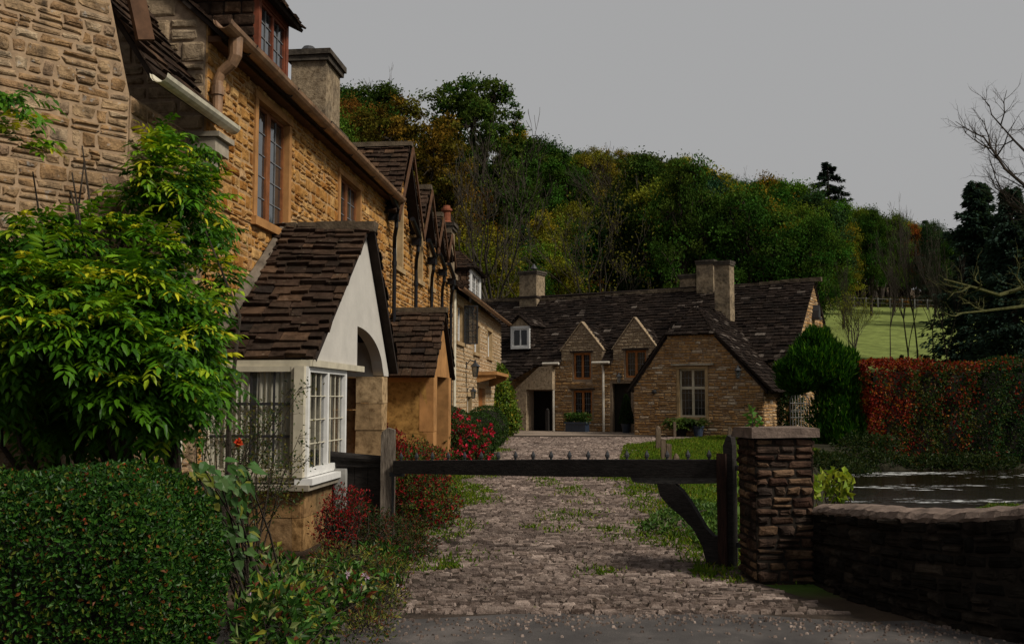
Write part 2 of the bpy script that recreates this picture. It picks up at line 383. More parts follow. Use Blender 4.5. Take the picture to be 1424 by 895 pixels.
def wall(parent, o, A, N, poly, holes, smat, mmat, th=.3, name='wall', sholes=None, **k):
    mb = MB(); backing(mb, o, A, N, poly, holes, -th, 0); w = mb.build(name, mmat, parent)
    V, Fq = stones(o, A, N, poly, holes if sholes is None else sholes, **k); s = mesh_obj('stonework', V, Fq, smat, w)
    return w
def roof(parent, poly, mat, course=.17, sw=(.16, .4), th=.028, name='roof', up=True, rag=.02):
    P = np.array(poly, float); n = nrm(np.cross(P[1]-P[0], P[2]-P[0]))
    if n[2] < 0: n = -n
    a = nrm(np.cross(UP, n)); b = np.cross(n, a)
    o = P[0]; pl = [(float(np.dot(p-o, a)), float(np.dot(p-o, b))) for p in P]
    mb = MB(); k = len(P)
    cen_ = P.mean(0); Pu = cen_+(P-cen_)*(1-.035/max(.3, np.linalg.norm(P-cen_, axis=1).mean()))
    mb.add(np.concatenate([Pu-n*.012, Pu-n*.06]), [tuple(range(k)), tuple(range(2*k-1, k-1, -1))]+[(i, k+i, k+(i+1) % k, (i+1) % k) for i in range(k)])
    r = mb.build(name, M['under'], parent)
    lo, hi = min(p[1] for p in pl), max(p[1] for p in pl)
    S = []; bb = lo; i = 0
    while bb < hi-.02:
        cc = course*(1.15-.3*(bb-lo)/(hi-lo))*random.uniform(.93, 1.07)
        q = prange(pl, min(bb+cc*.35, hi-.01))
        if q and q[1]-q[0] > .04:
            x = q[0]-random.uniform(-.02, .025)
            while x < q[1]-.02:
                w = random.uniform(*sw)
                if x+w > q[1]-.08: w = q[1]-x+random.uniform(-.025, .03)
                S.append((x, x+w, bb, min(bb+cc*1.3, hi))); x += w
        bb += cc
    S = np.array(S); m = len(S)
    g = rng.uniform(.002, .008, m); a0, a1 = S[:, 0]+g, S[:, 1]-g
    b0 = S[:, 2]+rng.uniform(-rag, rag, m); b1 = S[:, 3]; t = th*rng.uniform(.6, 1.5, m)
    tl = rng.uniform(-.008, .008, m)
    def pt(a_, b_, n_): return o+a_[:, None]*a+b_[:, None]*b+n_[:, None]*n
    j = lambda: rng.uniform(-.008, .008, m)
    lift = t*.9
    V = np.stack([pt(a0, b0+j(), lift+tl-t), pt(a1, b0+j(), lift-tl-t), pt(a1, b0+j(), lift-tl+t*.4), pt(a0, b0+j(), lift+tl+t*.4), pt(a1, b1, np.zeros(m)), pt(a0, b1, np.zeros(m))], 1).reshape(-1, 3)
    ii = np.arange(m)[:, None]*6
    Q = np.concatenate([ii+np.array([f]) for f in [(0, 1, 2, 3), (3, 2, 4, 5)]]); T = np.concatenate([ii+np.array([f]) for f in [(1, 4, 2), (0, 3, 5)]])
    mesh_obj('slates', V, [Q, T], mat, r)
    return r
def window(parent, o, A, N, hole, fmat, gmat, lights=2, rec=.09, fw=.05, mw=.045, rows=3, cols=2, bars=True, surround=None, sw_=.13, sill=True, barmat=None, transom=None, back=False):
    a0, a1, b0, b1 = hole; mb = MB()
    B = lambda x0, x1, y0, y1, n0=-rec-.05, n1=-rec: mb.box(o, A, N, x0, x1, n0, n1, y0, y1)
    B(a0, a0+fw, b0, b1); B(a1-fw, a1, b0, b1); B(a0+fw, a1-fw, b0, b0+fw); B(a0+fw, a1-fw, b1-fw, b1)
    lw = (a1-a0-2*fw-(lights-1)*mw)/lights; L = []
    for i in range(lights):
        x = a0+fw+i*(lw+mw); L.append((x, x+lw))
        if i: B(x-mw, x, b0+fw, b1-fw)
    if transom:
        for x0, x1 in L: B(x0, x1, transom-mw/2, transom+mw/2)
    w = mb.build('window', fmat, parent)
    g = MB(); g.box(o, A, N, a0+fw*.5, a1-fw*.5, -rec-.035, -rec-.03, b0+fw*.5, b1-fw*.5); g.build('pane', gmat, w)
    if back:
        k = MB(); k.box(o, A, N, a0-.05, a1+.05, -rec-.5, -rec-.49, b0-.05, b1+.05); k.build('dark_room', M['interior'], w)
    if bars:
        k = MB()
        for x0, x1 in L:
            for r in range(1, rows): y = b0+fw+(b1-b0-2*fw)*r/rows; k.box(o, A, N, x0, x1, -rec-.029, -rec-.018, y-.007, y+.007)
            for c in range(1, cols): x = x0+(x1-x0)*c/cols; k.box(o, A, N, x-.007, x+.007, -rec-.028, -rec-.017, b0+fw, b1-fw)
        k.build('glazing_bars', barmat or M['lead'], w)
    if surround:
        k = MB(); p = .03; z = sw_
        k.box(o, A, N, a0-z, a0+.008, -rec, p, b0, b1, .003); k.box(o, A, N, a1-.008, a1+z, -rec, p, b0, b1, .003)
        k.box(o, A, N, a0-z-.03, a1+z+.03, -rec, p+.01, b1, b1+z, .004)
        if sill: k.box(o, A, N, a0-z-.05, a1+z+.05, -rec, p+.05, b0-.11, b0, .004)
        k.build('window_surround', surround, w)
    return w
def grow(h, z): return (h[0]-z, h[1]+z, h[2]-.11, h[3]+z)
# ================================================================ ground, lane, road, river
def axis(lo, hi, s0, s1, c0, c1):      # fine spacing s0 inside c0..c1, growing outside
    out = list(np.arange(c0, c1, s0)); x = c1; s = s0
    while x < hi: out.append(x); s = min(s*1.12, s1); x += s
    out.append(hi); x = c0; s = s0; pre = []
    while x > lo: s = min(s*1.12, s1); x -= s; pre.append(x)
    return np.array(sorted(pre)+out)
cs = axis(-320, 520, .4, 14, -6, 14); ds = axis(-60, 900, .4, 14, 2, 40)
CC, DD = np.meshgrid(cs, ds); HH = H(CC, DD)
def lane_l(d): return np.interp(d, [6, 8.3, 10.6, 15.7, 24, 35, 40], [-1.0, -.93, -.9, -.84, -.82, -.6, -.5])
def lane_r(d): return np.interp(d, [6, 7.7, 9.3, 12.3, 18.3, 27, 33, 40], [2.7, 2.5, 2.0, 2.15, 2.5, 3.1, 3.9, 9])
def zone_cols(c, d):
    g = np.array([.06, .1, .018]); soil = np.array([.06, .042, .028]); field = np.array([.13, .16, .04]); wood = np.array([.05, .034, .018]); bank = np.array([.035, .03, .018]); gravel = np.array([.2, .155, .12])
    n = c.size; col = np.tile(soil, (n, 1)); c = c.ravel(); d = d.ravel()
    lawn = (c > .5) & (d > 8.5) & (d < 44); col[lawn] = g
    col[(c > -2) & (c < 9) & (d > 34) & (d < 46)] = gravel
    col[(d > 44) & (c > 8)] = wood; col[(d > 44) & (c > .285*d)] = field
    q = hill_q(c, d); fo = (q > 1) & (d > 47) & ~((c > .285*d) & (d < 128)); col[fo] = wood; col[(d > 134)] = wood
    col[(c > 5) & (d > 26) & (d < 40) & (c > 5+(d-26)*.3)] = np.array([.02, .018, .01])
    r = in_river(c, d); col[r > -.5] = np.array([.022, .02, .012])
    return col
m, t, b = mat_new('ground'); at = N_(t, 'ShaderNodeAttribute', attribute_name='Col'); co = t.nodes.new('ShaderNodeNewGeometry').outputs['Position']
n1 = noise(t, .9, 6, .7, co); v = ramp(t, [(.3, (.55, .55, .55)), (.7, (1.4, 1.4, 1.4))]); t.links.new(n1.outputs[0], v.inputs[0])
t.links.new(mixc(t, at.outputs['Color'], v.outputs[0], 1.0, 'MULTIPLY'), b.inputs['Base Color']); b.inputs['Roughness'].default_value = .95; b.inputs['Specular IOR Level'].default_value = .1
n2 = noise(t, 7, 7, .7, co); bump(t, b, n2.outputs[0], .8, .025); M['ground'] = m
V = RX*CC.ravel()[:, None]+AX*DD.ravel()[:, None]+UP*HH.ravel()[:, None]
nc, nd = len(cs), len(ds); I = (np.arange(nd-1)[:, None]*nc+np.arange(nc-1)).ravel()
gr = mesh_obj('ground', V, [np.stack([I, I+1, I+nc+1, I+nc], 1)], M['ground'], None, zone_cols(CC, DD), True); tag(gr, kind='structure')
# the tarmac road across the foreground
m, t, b = mat_new('tarmac'); co = t.nodes.new('ShaderNodeNewGeometry').outputs['Position']
n1 = noise(t, 1.4, 5, .65, co); r = ramp(t, [(.35, (.025, .021, .02)), (.52, (.05, .043, .039)), (.7, (.11, .092, .082))]); t.links.new(n1.outputs[0], r.inputs[0]); t.links.new(r.outputs[0], b.inputs['Base Color'])
b.inputs['Roughness'].default_value = .85; n2 = noise(t, 90, 4, .7, co); bump(t, b, n2.outputs[0], .8, .012); M['tarmac'] = m
xs = np.linspace(-14, 14, 60); rr = []
for c in xs:
    e = 7.8+.12*math.sin(c*1.7)+.06*math.sin(c*4.1+1)-.12*max(0, c-1.8)
    rr += [CD(c, -8, .008), CD(c, e, .008)]
V = np.array(rr); I = np.arange(len(xs)-1)*2
tag(mesh_obj('road', V, [np.stack([I, I+2, I+3, I+1], 1)], M['tarmac']), kind='structure')
# the cobbled lane: bed and pitched stones
bed = []; dd = np.linspace(7.3, 40, 120)
for d in dd:
    l, r_ = lane_l(d)-.25, lane_r(d)+.15
    for k in range(7): c = l+(r_-l)*k/6; bed.append(CD(c, d, Gz(c, d)+(.012 if d > 7.95 else .004)))
I = (np.arange(119)[:, None]*7+np.arange(6)).ravel()
M['bed'] = simple('bed', (.05, .037, .028), .95, 9, .5, .8, .02)
M['cobble'] = stonemat('cobble', [(0, (.11, .08, .066)), (.3, (.31, .235, .195)), (.6, (.19, .143, .12)), (.85, (.43, .335, .28)), (1, (.095, .072, .062))], (.05, .037, .031), .8, 1.1, 1.0, 18, .03, spots=((.09, .11, .02), .7, .6))
_p = M['cobble'].node_tree.nodes['Principled BSDF']; _p.inputs['Roughness'].default_value = .65; _p.inputs['Specular IOR Level'].default_value = .08
lane = mesh_obj('lane', np.array(bed), [np.stack([I, I+1, I+8, I+7], 1)], M['bed']); tag(lane, kind='structure')
d = 7.8; S = []
while d < 38:
    st = (.046+.0022*(d-7))*random.uniform(.7, 1.35)
    l, r_ = float(lane_l(d)), float(lane_r(d)); c = l-random.uniform(0, .3); r_ += random.uniform(-.2, .15)
    while c < r_:
        w = random.choice((random.uniform(.05, .11), random.uniform(.09, .2)))*(1+.018*(d-7))
        wear = min(abs(c-l), abs(c-r_)) < .35 and random.random() < .35
        if not wear and random.random() > .04: yo = .35*st*math.sin(c*1.7+d*.4)+random.uniform(-.22, .22)*st; S.append((c, c+w, d+yo, d+yo+st*random.uniform(.8, 1.2)))
        c += w
    d += st
S = np.array(S); n = len(S); gp = rng.uniform(.004, .014, (n, 2)); hh = rng.uniform(.016, .042, n)
f3 = lambda q, z: q[..., 0:1]*RX+q[..., 1:2]*AX+(H(q[..., 0], q[..., 1])+z)[..., None]*UP
V, Fq = stone_mesh(S[:, 0]+gp[:, 0], S[:, 1]-gp[:, 0], S[:, 2]+gp[:, 1], S[:, 3]-gp[:, 1], hh, .012, .008, f3)
tag(mesh_obj('cobbles', V, Fq, M['cobble'], None), kind='structure')
n = 1300; c = rng.uniform(-2.2, 4.2, n); d = 7.72-np.abs(rng.normal(0, .35, n))+.12*np.sin(c*1.7)-.12*np.maximum(0, c-1.8); w = rng.uniform(.008, .03, n)
V, Fq = stone_mesh(c, c+w, d, d+w*rng.uniform(.5, .9, n), w*.45, .004, .003, lambda q, z: q[..., 0:1]*RX+q[..., 1:2]*AX+(z+.01)[..., None]*UP)
tag(mesh_obj('road_gravel', V, Fq, M['cobble']), kind='structure')
# river water
m, t, b = mat_new('water'); b.inputs['Base Color'].default_value = (.008, .005, .003, 1); b.inputs['Roughness'].default_value = .06; b.inputs['IOR'].default_value = 1.2; b.inputs['Specular IOR Level'].default_value = .3
co = t.nodes.new('ShaderNodeNewGeometry').outputs['Position']; mp = t.nodes.new('ShaderNodeMapping'); mp.inputs['Scale'].default_value = (.8, 3.0, 1); mp.inputs['Rotation'].default_value = (0, 0, -.25); t.links.new(co, mp.inputs[0])
n1 = noise(t, 1.5, 5, .6, mp.outputs[0]); bump(t, b, n1.outputs[0], .6, .07)
n4 = noise(t, .16, 3, .6, mp.outputs[0]); n5 = noise(t, 1.8, 6, .75, mp.outputs[0])
mu = N_(t, 'ShaderNodeMath', operation='MULTIPLY'); t.links.new(n4.outputs[0], mu.inputs[0]); t.links.new(n5.outputs[0], mu.inputs[1])
fr = ramp(t, [(.315, (0, 0, 0)), (.335, (1, 1, 1))]); t.links.new(mu.outputs[0], fr.inputs[0])  # pale flecks in the base colour: foam, and sky glints painted in
t.links.new(mixc(t, (.008, .005, .003), (.6, .61, .6), fr.outputs[0]), b.inputs['Base Color'])
rr = N_(t, 'ShaderNodeMapRange'); rr.inputs[3].default_value = .06; rr.inputs[4].default_value = .7; t.links.new(fr.outputs[0], rr.inputs[0]); t.links.new(rr.outputs[0], b.inputs['Roughness']); M['water'] = m
q = [CD(c, d, -.62) for c, d in [(3.2, 0.5), (62, 0.5), (62, 36), (3.2, 36)]]
tag(mesh_obj('river', np.array(q), [np.array([[0, 1, 2, 3]])], M['water']), kind='structure')

# ================================================================ the row of cottages on the left
YA = np.array([0., 1, 0]); XA = np.array([1., 0, 0]); ONE = np.zeros(3)
XW = -4.5; oW = np.array([XW, 0, 0])
# ---- nearest cottage: gable end towards the viewer, narrow roof slope and cream gutter
nc_ = thing('stone_cottage', 'rough grey rubble gable end of the nearest cottage, above the big climbing plant', 'cottage', (-5.6, 9.4, 0))
gA = nrm(np.array([-.62, -.78, 0])); gN = nrm(np.array([.78, -.62, 0])); gO = np.array([-4.6, 9.05, 0])
wall(nc_, gO, gA, gN, [(0, 0), (6, 0), (6, 8.5), (1.5, 8.5), (.22, 5.5), (0, 4.6)], [], M['gable_stone'], M['gable_mortar'], ch=(.08, .17), sw=(.09, .34), gap=.004, depth=.022, jit=.016, snecked=.3)
wall(nc_, np.array([-4.61, 0, 0]), YA, XA, [(9.1, 0), (10.64, 0), (10.64, 4.6), (9.1, 4.6)], [], M['gable_stone'], M['gable_mortar'], ch=(.13, .2), sw=(.16, .4), depth=.03)
roof(nc_, [(-4.36, 9.1, 4.78), (-4.36, 10.85, 4.78), (-5.1, 10.85, 5.9), (-5.1, 9.1, 5.9)], M['slate'], .16)
roof(nc_, [(-5.1, 9.0, 5.92), (-5.1, 10.6, 5.92), (-6.6, 10.6, 8.4), (-6.6, 9.0, 8.4)], M['slate'], .18)
k = MB()                                     # heavy bargeboard running up the gable
p0 = gO+gA*-.02+gN*.06+UP*5.12; p1 = gO+gA*.24+gN*.06+UP*6.1; p2 = gO+gA*1.2+gN*.06+UP*8.6
for a_, b_ in ((p0, p1), (p1, p2)):
    side = nrm(np.cross(b_-a_, gN)); k.add([a_, b_, b_+side*.17, a_+side*.17, a_+gN*.06, b_+gN*.06, b_+side*.17+gN*.06, a_+side*.17+gN*.06], [(0, 1, 2, 3), (7, 6, 5, 4), (0, 4, 5, 1), (1, 5, 6, 2), (2, 6, 7, 3), (3, 7, 4, 0)])
k.build('bargeboard', M['dark_brown'], nc_)
def half_gutter(parent, p0, p1, r, mat, name='gutter', seg=1.1, brackets=True):
    p0, p1 = np.array(p0, float), np.array(p1, float); mb = MB(); n = max(1, int(np.linalg.norm(p1-p0)/seg)); t = nrm(p1-p0); s = nrm(np.cross(t, UP))
    def prof(p, r_): return [p+s*math.cos(a)*r_+UP*math.sin(a)*r_ for a in np.linspace(math.pi, 2*math.pi, 8)]
    V = prof(p0, r)+prof(p1, r)+prof(p0, r*.86)+prof(p1, r*.86)
    fs = [(i, i+1, 9+i, 8+i) for i in range(7)]+[(16+i, 24+i, 25+i, 17+i) for i in range(7)]+[(i, 16+i, 17+i, i+1) for i in range(7)]+[(8+i, 9+i, 25+i, 24+i) for i in range(7)]+[(0, 8, 24, 16), (7, 23, 31, 15)]
    mb.add(V, fs)
    for i in range(n+1):
        q = p0+(p1-p0)*min(1, (i+.0)/n); a = prof(q-t*.03, r*1.07)+prof(q+t*.03, r*1.07)
        mb.add(a, [(j, j+1, 9+j, 8+j) for j in range(7)])
    g = mb.build(name, mat, parent)
    if brackets:
        for i in range(n):
            k = MB(); q = p0+(p1-p0)*(i+.5)/n; k.tube([q+s*r*1.1, q-UP*r*1.15, q-s*r*2.2-UP*.02], .011, 5); k.build('gutter_bracket', M['dark_metal'], g)
    return g
half_gutter(nc_, (-4.28, 9.02, 4.78), (-4.28, 10.88, 4.78), .085, M['gutter_cream'], brackets=False)
k = MB()                                     # stone corbel under the eave
for z0, z1, w in ((4.02, 4.12, .05), (4.12, 4.24, .1), (4.24, 4.36, .15), (4.36, 4.52, .2), (4.52, 4.58, .23)): k.box(np.array([-4.6, 10.55, 0]), YA, XA, -w, w, -.1, w*1.7, z0, z1, .006)
k.build('corbel', M['ashlar_grey'], nc_)

# ---- long cottage: orange rubble front, brown gutter, slate porch with bay window
lc = thing('stone_cottage', 'long orange stone cottage with the brown gutter, white bay window and slate porch', 'cottage', (-6, 16, 0))
EV = 5.9; Y0, Y1 = 10.65, 19.8
w1 = (12.25, 13.52, 3.98, 5.53); w2 = (16.25, 17.6, 4.0, 5.45)
wall(lc, oW, YA, XA, [(Y0, 0), (Y1, 0), (Y1, EV), (Y0, EV)], [w1, w2], M['row_stone'], M['row_mortar'], sholes=[grow(w1, .1), grow(w2, .1)], ch=(.11, .2), sw=(.1, .3), jit=.014, gap=.005, depth=.026, snecked=.35)
wall(lc, np.array([0, Y0-.012, 0]), XA, -YA, [(-10, 0), (XW-.02, 0), (XW-.02, EV), (-7.5, 8.8), (-10, 8.8)], [], M['dormer_stone'], M['far_mortar'], ch=(.16, .3), sw=(.25, .5))
roof(lc, [(-4.24, Y0-.1, 5.74), (-4.24, 19.8, 5.74), (-7.6, 19.8, 8.75), (-7.6, Y0-.1, 8.75)], M['slate'], .2)
for h in (w1, w2): window(lc, oW, YA, XA, h, M['brown_wood'], M['glass'], 2, .055, .045, .15, 5, 2, True, M['ashlar_orange'], .1)
half_gutter(lc, (-4.2, 10.35, 5.83), (-4.2, 19.85, 5.76), .1, M['gutter_brown'], seg=1.5)
dy_ = 10.72; k = MB(); k.tube([(-4.2, dy_, 5.76), (-4.2, dy_, 5.55), (-4.24, dy_, 5.46), (-4.36, dy_, 5.36), (-4.4, dy_, 5.26), (-4.4, dy_, 4.8)], [.085, .075, .068, .06, .06, .06], 12); k.tube([(-4.4, dy_, 5.2), (-4.4, dy_, 5.1)], .075, 12); k.build('downpipe', M['gutter_brown'], lc)
k = MB(); k.box(oW, YA, XA, Y0, Y1, 0, .16, EV-.2, EV-.13); k.build('fascia', M['dark_brown'], lc)
# roof dormer with a two-light window
dy0, dy1 = 12.82, 14.08; od = np.array([-4.7, 0, 0])
hd = (dy0+.1, dy1-.1, 6.42, 7.12)
k = MB(); backing(k, od, YA, XA, [(dy0, 6.1), (dy1, 6.1), (dy1, 7.24), (dy0, 7.24)], [hd], -.08, 0); dm = k.build('dormer', M['red_wood'], lc)
window(lc, od, YA, XA, hd, M['red_wood'], M['glass'], 2, .02, .04, .06, 3, 2, True)
for s in (dy0, dy1-.05):
    V, Fq = stones(np.array([0, s if s == dy0 else dy1, 0]), XA, -YA if s == dy0 else YA, [(-6.3, 6.1), (-4.75, 6.1), (-4.75, 7.24), (-6.3, 7.24)], [], (.13, .18), (.18, .3), .004, .02, .006, 0)
    mesh_obj('dormer_cheek', V, Fq, M['slate'], lc)
k = MB(); k.box(ONE, XA, YA, -6.4, -4.79, dy0+.02, dy1-.02, 6.0, 7.24); k.build('dormer_core', M['under'], lc)
roof(lc, [(-4.5, dy0-.15, 7.2), (-4.5, dy1+.2, 7.2), (-6.6, (dy0+dy1)/2+.1, 8.3), (-6.6, (dy0+dy1)/2-.1, 8.1)], M['slate'], .16, name='dormer_roof')
roof(lc, [(-4.5, dy0-.15, 7.2), (-6.6, (dy0+dy1)/2-.1, 8.1), (-6.6, dy0-.15, 7.2)], M['slate'], .16, name='dormer_roof')
def chimney(parent, o, A, N, wa, wn, z0, z1, mat, cap=.1, name='chimney', base=True):
    mb = MB(); ha, hn = wa/2, wn/2
    mb.box(o, A, N, -ha, ha, -hn, hn, z0, z1-.2, .006)

    ob = mb
    if base: mb.box(o, A, N, -ha-.09, ha+.09, -hn-.09, hn+.09, z0, z0+.16, .008)
    r = mb.build(name, mat, parent); mb = MB()
    mb.box(o, A, N, -ha-cap*.6, ha+cap*.6, -hn-cap*.6, hn+cap*.6, z1-.202, z1-.1, .006); mb.box(o, A, N, -ha-cap, ha+cap, -hn-cap, hn+cap, z1-.1, z1, .01); mb.build('chimney_cap', M['dark_cap'], r)
    return r
ch = chimney(lc, np.array([-5.43, 17.9, 0]), XA, -YA, .66, .95, 6.0, 8.05, M['chimney_stone'], .1)
k = MB(); k.box(np.array([-5.43, 17.9, 0]), XA, -YA, -.42, .5, -.58, .58, 6.5, 6.68, .015); k.build('chimney_weathering', M['ridge'], ch)
k = MB(); k.lathe((-5.55, 17.8, 8.05), [(.05, 0), (.05, .1), (.16, .12), (.1, .2), (.02, .22)]); k.build('chimney_cowl', M['dark_metal'], ch)
# porch roof: ridge square to the street
XB = -3.3; RY, RZ = 13.3, 4.02; ez = 2.1
roof(lc, [(XW-.05, 10.75, ez), (XB+.06, 10.85, ez), (XB+.06, RY, RZ), (XW-.05, RY, RZ)], M['slate'], .16, (.1, .34), .036, 'porch_roof', rag=.045)
roof(lc, [(XB+.14, RY, RZ), (XB+.14, 14.95, 2.05), (XW-.05, 14.95, 2.05), (XW-.05, RY, RZ)], M['slate'], .16, (.1, .34), .036, 'porch_roof', rag=.045)
k = MB()
for i in range(5): x = XW+i*.27; k.box(np.array([0, RY, RZ]), XA, YA, x, x+.26, -.13, .13, -.08, .06+random.uniform(-.01, .01), .012)
k.build('porch_ridge', M['ridge'], lc)
k = MB(); k.tube([(-4.47, 10.72, 2.14), (-4.46, 11.6, 2.82), (-4.45, 12.5, 3.46), (-4.46, RY, RZ+.04)], [.05, .085, .07, .05], 7); k.build('mortar_fillet', M['fillet'], lc)
oB = np.array([XB, 0, 0])
k = MB()                                      # rendered gable with a rounded archway
k.prism(oB, YA, XA, [(10.95, 2.1), (12.9, 2.1), (12.9, 3.55), (RY-.05, 3.9)], -.16, 0)
arc = [(12.9+1.54*math.sin(a), 2.0+.62*math.cos(a)) for a in np.linspace(0, math.pi/2, 12)]
k2 = [(12.9, 3.55), (12.9, 2.62)]
top = [(12.9, 3.62), (RY, 3.92)]+[(RY+(14.8-RY)*t_, 3.92-(3.92-2.05)*t_) for t_ in np.linspace(.1, 1, 12)]
pts_o = [np.array(p) for p in [(12.9+(14.8-12.9)*t_, 0) for t_ in np.linspace(0, 1, 24)]]
def topz(y): return 3.55+(3.92-3.55)*(y-12.9)/(RY-12.9) if y < RY else 3.92-(3.92-2.05)*(y-RY)/(14.8-RY)
def arcz(y): t_ = (y-12.9)/1.54; return 2.0+.62*math.sqrt(max(0, 1-t_*t_)) if t_ < 1 else 2.0
ys = sorted(set(list(np.linspace(12.9, 14.8, 26))+[RY, 14.42]))
for y0, y1 in zip(ys, ys[1:]): k.prism(oB, YA, XA, [(y0, arcz(y0)), (y1, arcz(y1)), (y1, topz(y1)), (y0, topz(y0))], -.16, 0)
k.build('porch_gable', M['plaster'], lc)
k = MB(); k.box(oB, YA, XA, 10.8, 13.15, -.1, .04, 2.02, 2.095); k.box(ONE, XA, -YA, XW, XB+.02, -10.8-.06, -10.8+.03, 2.02, 2.09); k.build('bay_head', M['cream_paint'], lc)
k = MB()                                      # jamb beyond the arch and the inner porch walls
for z in np.arange(0, 2.0, .4): k.box(oB, YA, XA, 14.42, 14.78, -.4, -.01, z+.004, min(z+.396, 1.99), .008)
k.build('porch_jamb', M['jamb_stone'], lc)
k = MB()
for z in np.arange(0, 2.0, .5): k.box(ONE, XA, -YA, XW, XB-.42, -14.8, -14.6, z+.004, min(z+.496, 1.98), .006)
k.build('porch_side_wall', M['jamb_stone'], lc)
k = MB(); k.box(ONE, XA, -YA, XW, XB-.165, -14.75, -14.5, 1.985, 2.75); k.build('porch_upper_wall', M['plaster'], lc)
k = MB(); k.box(ONE, XA, YA, XW+.02, XB-.17, 13.0, 14.9, 2.62, 2.68); k.build('porch_ceiling', M['plaster'], lc)
k = MB(); k.box(oW, YA, XA, 13.4, 14.3, .05, .1, .1, 1.98); k.build('front_door', M['brown_wood'], lc)
# bay window: front towards the viewer, side towards the lane
by0, by1, bz0, bz1 = 10.72, 12.4, .8, 2.02
k = MB(); 
for z0, z1 in ((0, .36), (.36, .66)):
    x = XW
    while x < XB-.08: x2 = min(XB-.06, x+random.uniform(.4, .62)); k.box(ONE, XA, -YA, x, x2-.005, -by0-.16, -by0-.04, z0+.003, z1-.003, .005); x = x2
    y = by0+.05
    while y < by1: y2 = min(by1, y+random.uniform(.35, .6)); k.box(oB, YA, XA, y, y2-.006, -.22, -.03, z0+.003, z1-.003, .006); y = y2
k.build('bay_plinth', M['plinth'], lc)
k = MB(); k.box(ONE, XA, -YA, XW, XB+.05, -by0-.3, -by0+.06, .66, .72); k.box(oB, YA, XA, by0+.3, by1+.06, -.3, .05, .66, .72); k.build('bay_string_course', M['ashlar_grey'], lc)
sl = MB(); sl.box(oB, YA, XA, by0-.02, by1+.04, -.12, .08, .72, .79); sl.build('bay_sill', M['white_paint'], lc)
def bay_side(o, A, N, a0, a1, lights, mat, rows, cols, name, barm, bw=.008):
    mb = MB(); b0, b1 = bz0, bz1; p = .065
    xs_ = np.linspace(a0, a1, lights+1)
    mb.box(o, A, N, a0, a0+p, -.09, 0, b0, b1); mb.box(o, A, N, a1-p, a1, -.09, 0, b0, b1)
    mb.box(o, A, N, a0+p, a1-p, -.085, -.005, b0, b0+.09); mb.box(o, A, N, a0+p, a1-p, -.085, -.005, b1-.06, b1)
    for x in xs_[1:-1]: mb.box(o, A, N, x-p/2, x+p/2, -.086, -.004, b0+.09, b1-.06)
    w = mb.build(name, mat, lc)
    g = MB(); g.box(o, A, N, a0+.03, a1-.03, -.052, -.048, b0+.04, b1-.03); g.build('pane', M['bay_glass'], w)
    k = MB()
    for x0, x1 in zip(xs_, xs_[1:]):
        for r in range(1, rows): y = b0+.09+(b1-b0-.15)*r/rows; k.box(o, A, N, x0+p/2, x1-p/2, -.047, -.03, y-bw, y+bw)
        for c in range(1, cols): x = x0+(x1-x0)*c/cols; k.box(o, A, N, x-bw*.7, x+bw*.7, -.046, -.033, b0+.09, b1-.06)
    k.build('glazing_bars', barm, w)
    return w
bay_side(np.array([0, by0, 0]), XA, -YA, XW+.02, XB-.12, 1, M['cream_paint'], 3, 4, 'window', M['dark_metal'], .016)
bay_side(oB, YA, XA, by0+.05, by1, 2, M['white_paint'], 4, 4, 'window', M['gutter_cream'], .005)
k = MB(); k.box(ONE, XA, -YA, XB-.14, XB-.03, -by0-.1, -by0+.03, bz0, bz1); k.build('corner_board', M['cream_paint'], lc)
k = MB()
for x0, x1 in ((XW+.05, -3.95), (-3.9, XB-.15)):
    n_ = 26; V = []
    for i in range(n_): x = x0+(x1-x0)*i/(n_-1); y = by0+.085+.02*math.sin(i*1.9); V += [(x, y, bz0-.05), (x, y, bz1)]
    k.add(V, [(2*i, 2*i+2, 2*i+3, 2*i+1) for i in range(n_-1)])
k.build('curtain', M['curtain'], lc)
k = MB(); k.box(oW, YA, XA, by0, by1, .0, .03, 0, 2.1); k.box(ONE, XA, YA, XW, XB-.2, by1-.02, by1+.08, 0, 2.1); k.build('bay_inner_wall', M['cream_paint'], lc)

# ---- gabled cottages: four narrow gables with ridges square to the street, black rainwater pipes
gc = thing('stone_cottage', 'row cottage with narrow slate gables and black drainpipes beyond the brown gutter', 'cottage', (-6, 24, 0))
gs = [(21.0, 1.25, 7.18), (23.4, .95, 6.75), (25.1, .7, 6.4), (26.5, .55, 6.2)]
gwin = [(20.65, 21.35, 4.5, 5.95), (23.1, 23.7, 4.5, 5.85), (24.8, 25.2, 4.5, 5.7)]
wall(gc, oW, YA, XA, [(19.8, 0), (28.0, 0), (28.0, 5.45), (19.8, 5.45)], gwin, M['row_stone'], M['row_mortar'], sholes=[grow(h, .1) for h in gwin], ch=(.09, .17), sw=(.12, .36), jit=.013)
roof(gc, [(-4.95, 19.8, 6.2), (-4.95, 28.0, 6.2), (-7.6, 28.0, 8.6), (-7.6, 19.8, 8.6)], M['slate'], .2)
edges = [19.8]+[e for y, hw, zr in gs for e in (y-hw, y+hw)]+[28.0]
for e0, e1 in zip(edges[::2], edges[1::2]):
    if e1-e0 > .12: roof(gc, [(-4.3, e0, 5.6), (-4.3, e1, 5.6), (-5.0, e1, 6.24), (-5.0, e0, 6.24)], M['slate'], .2)
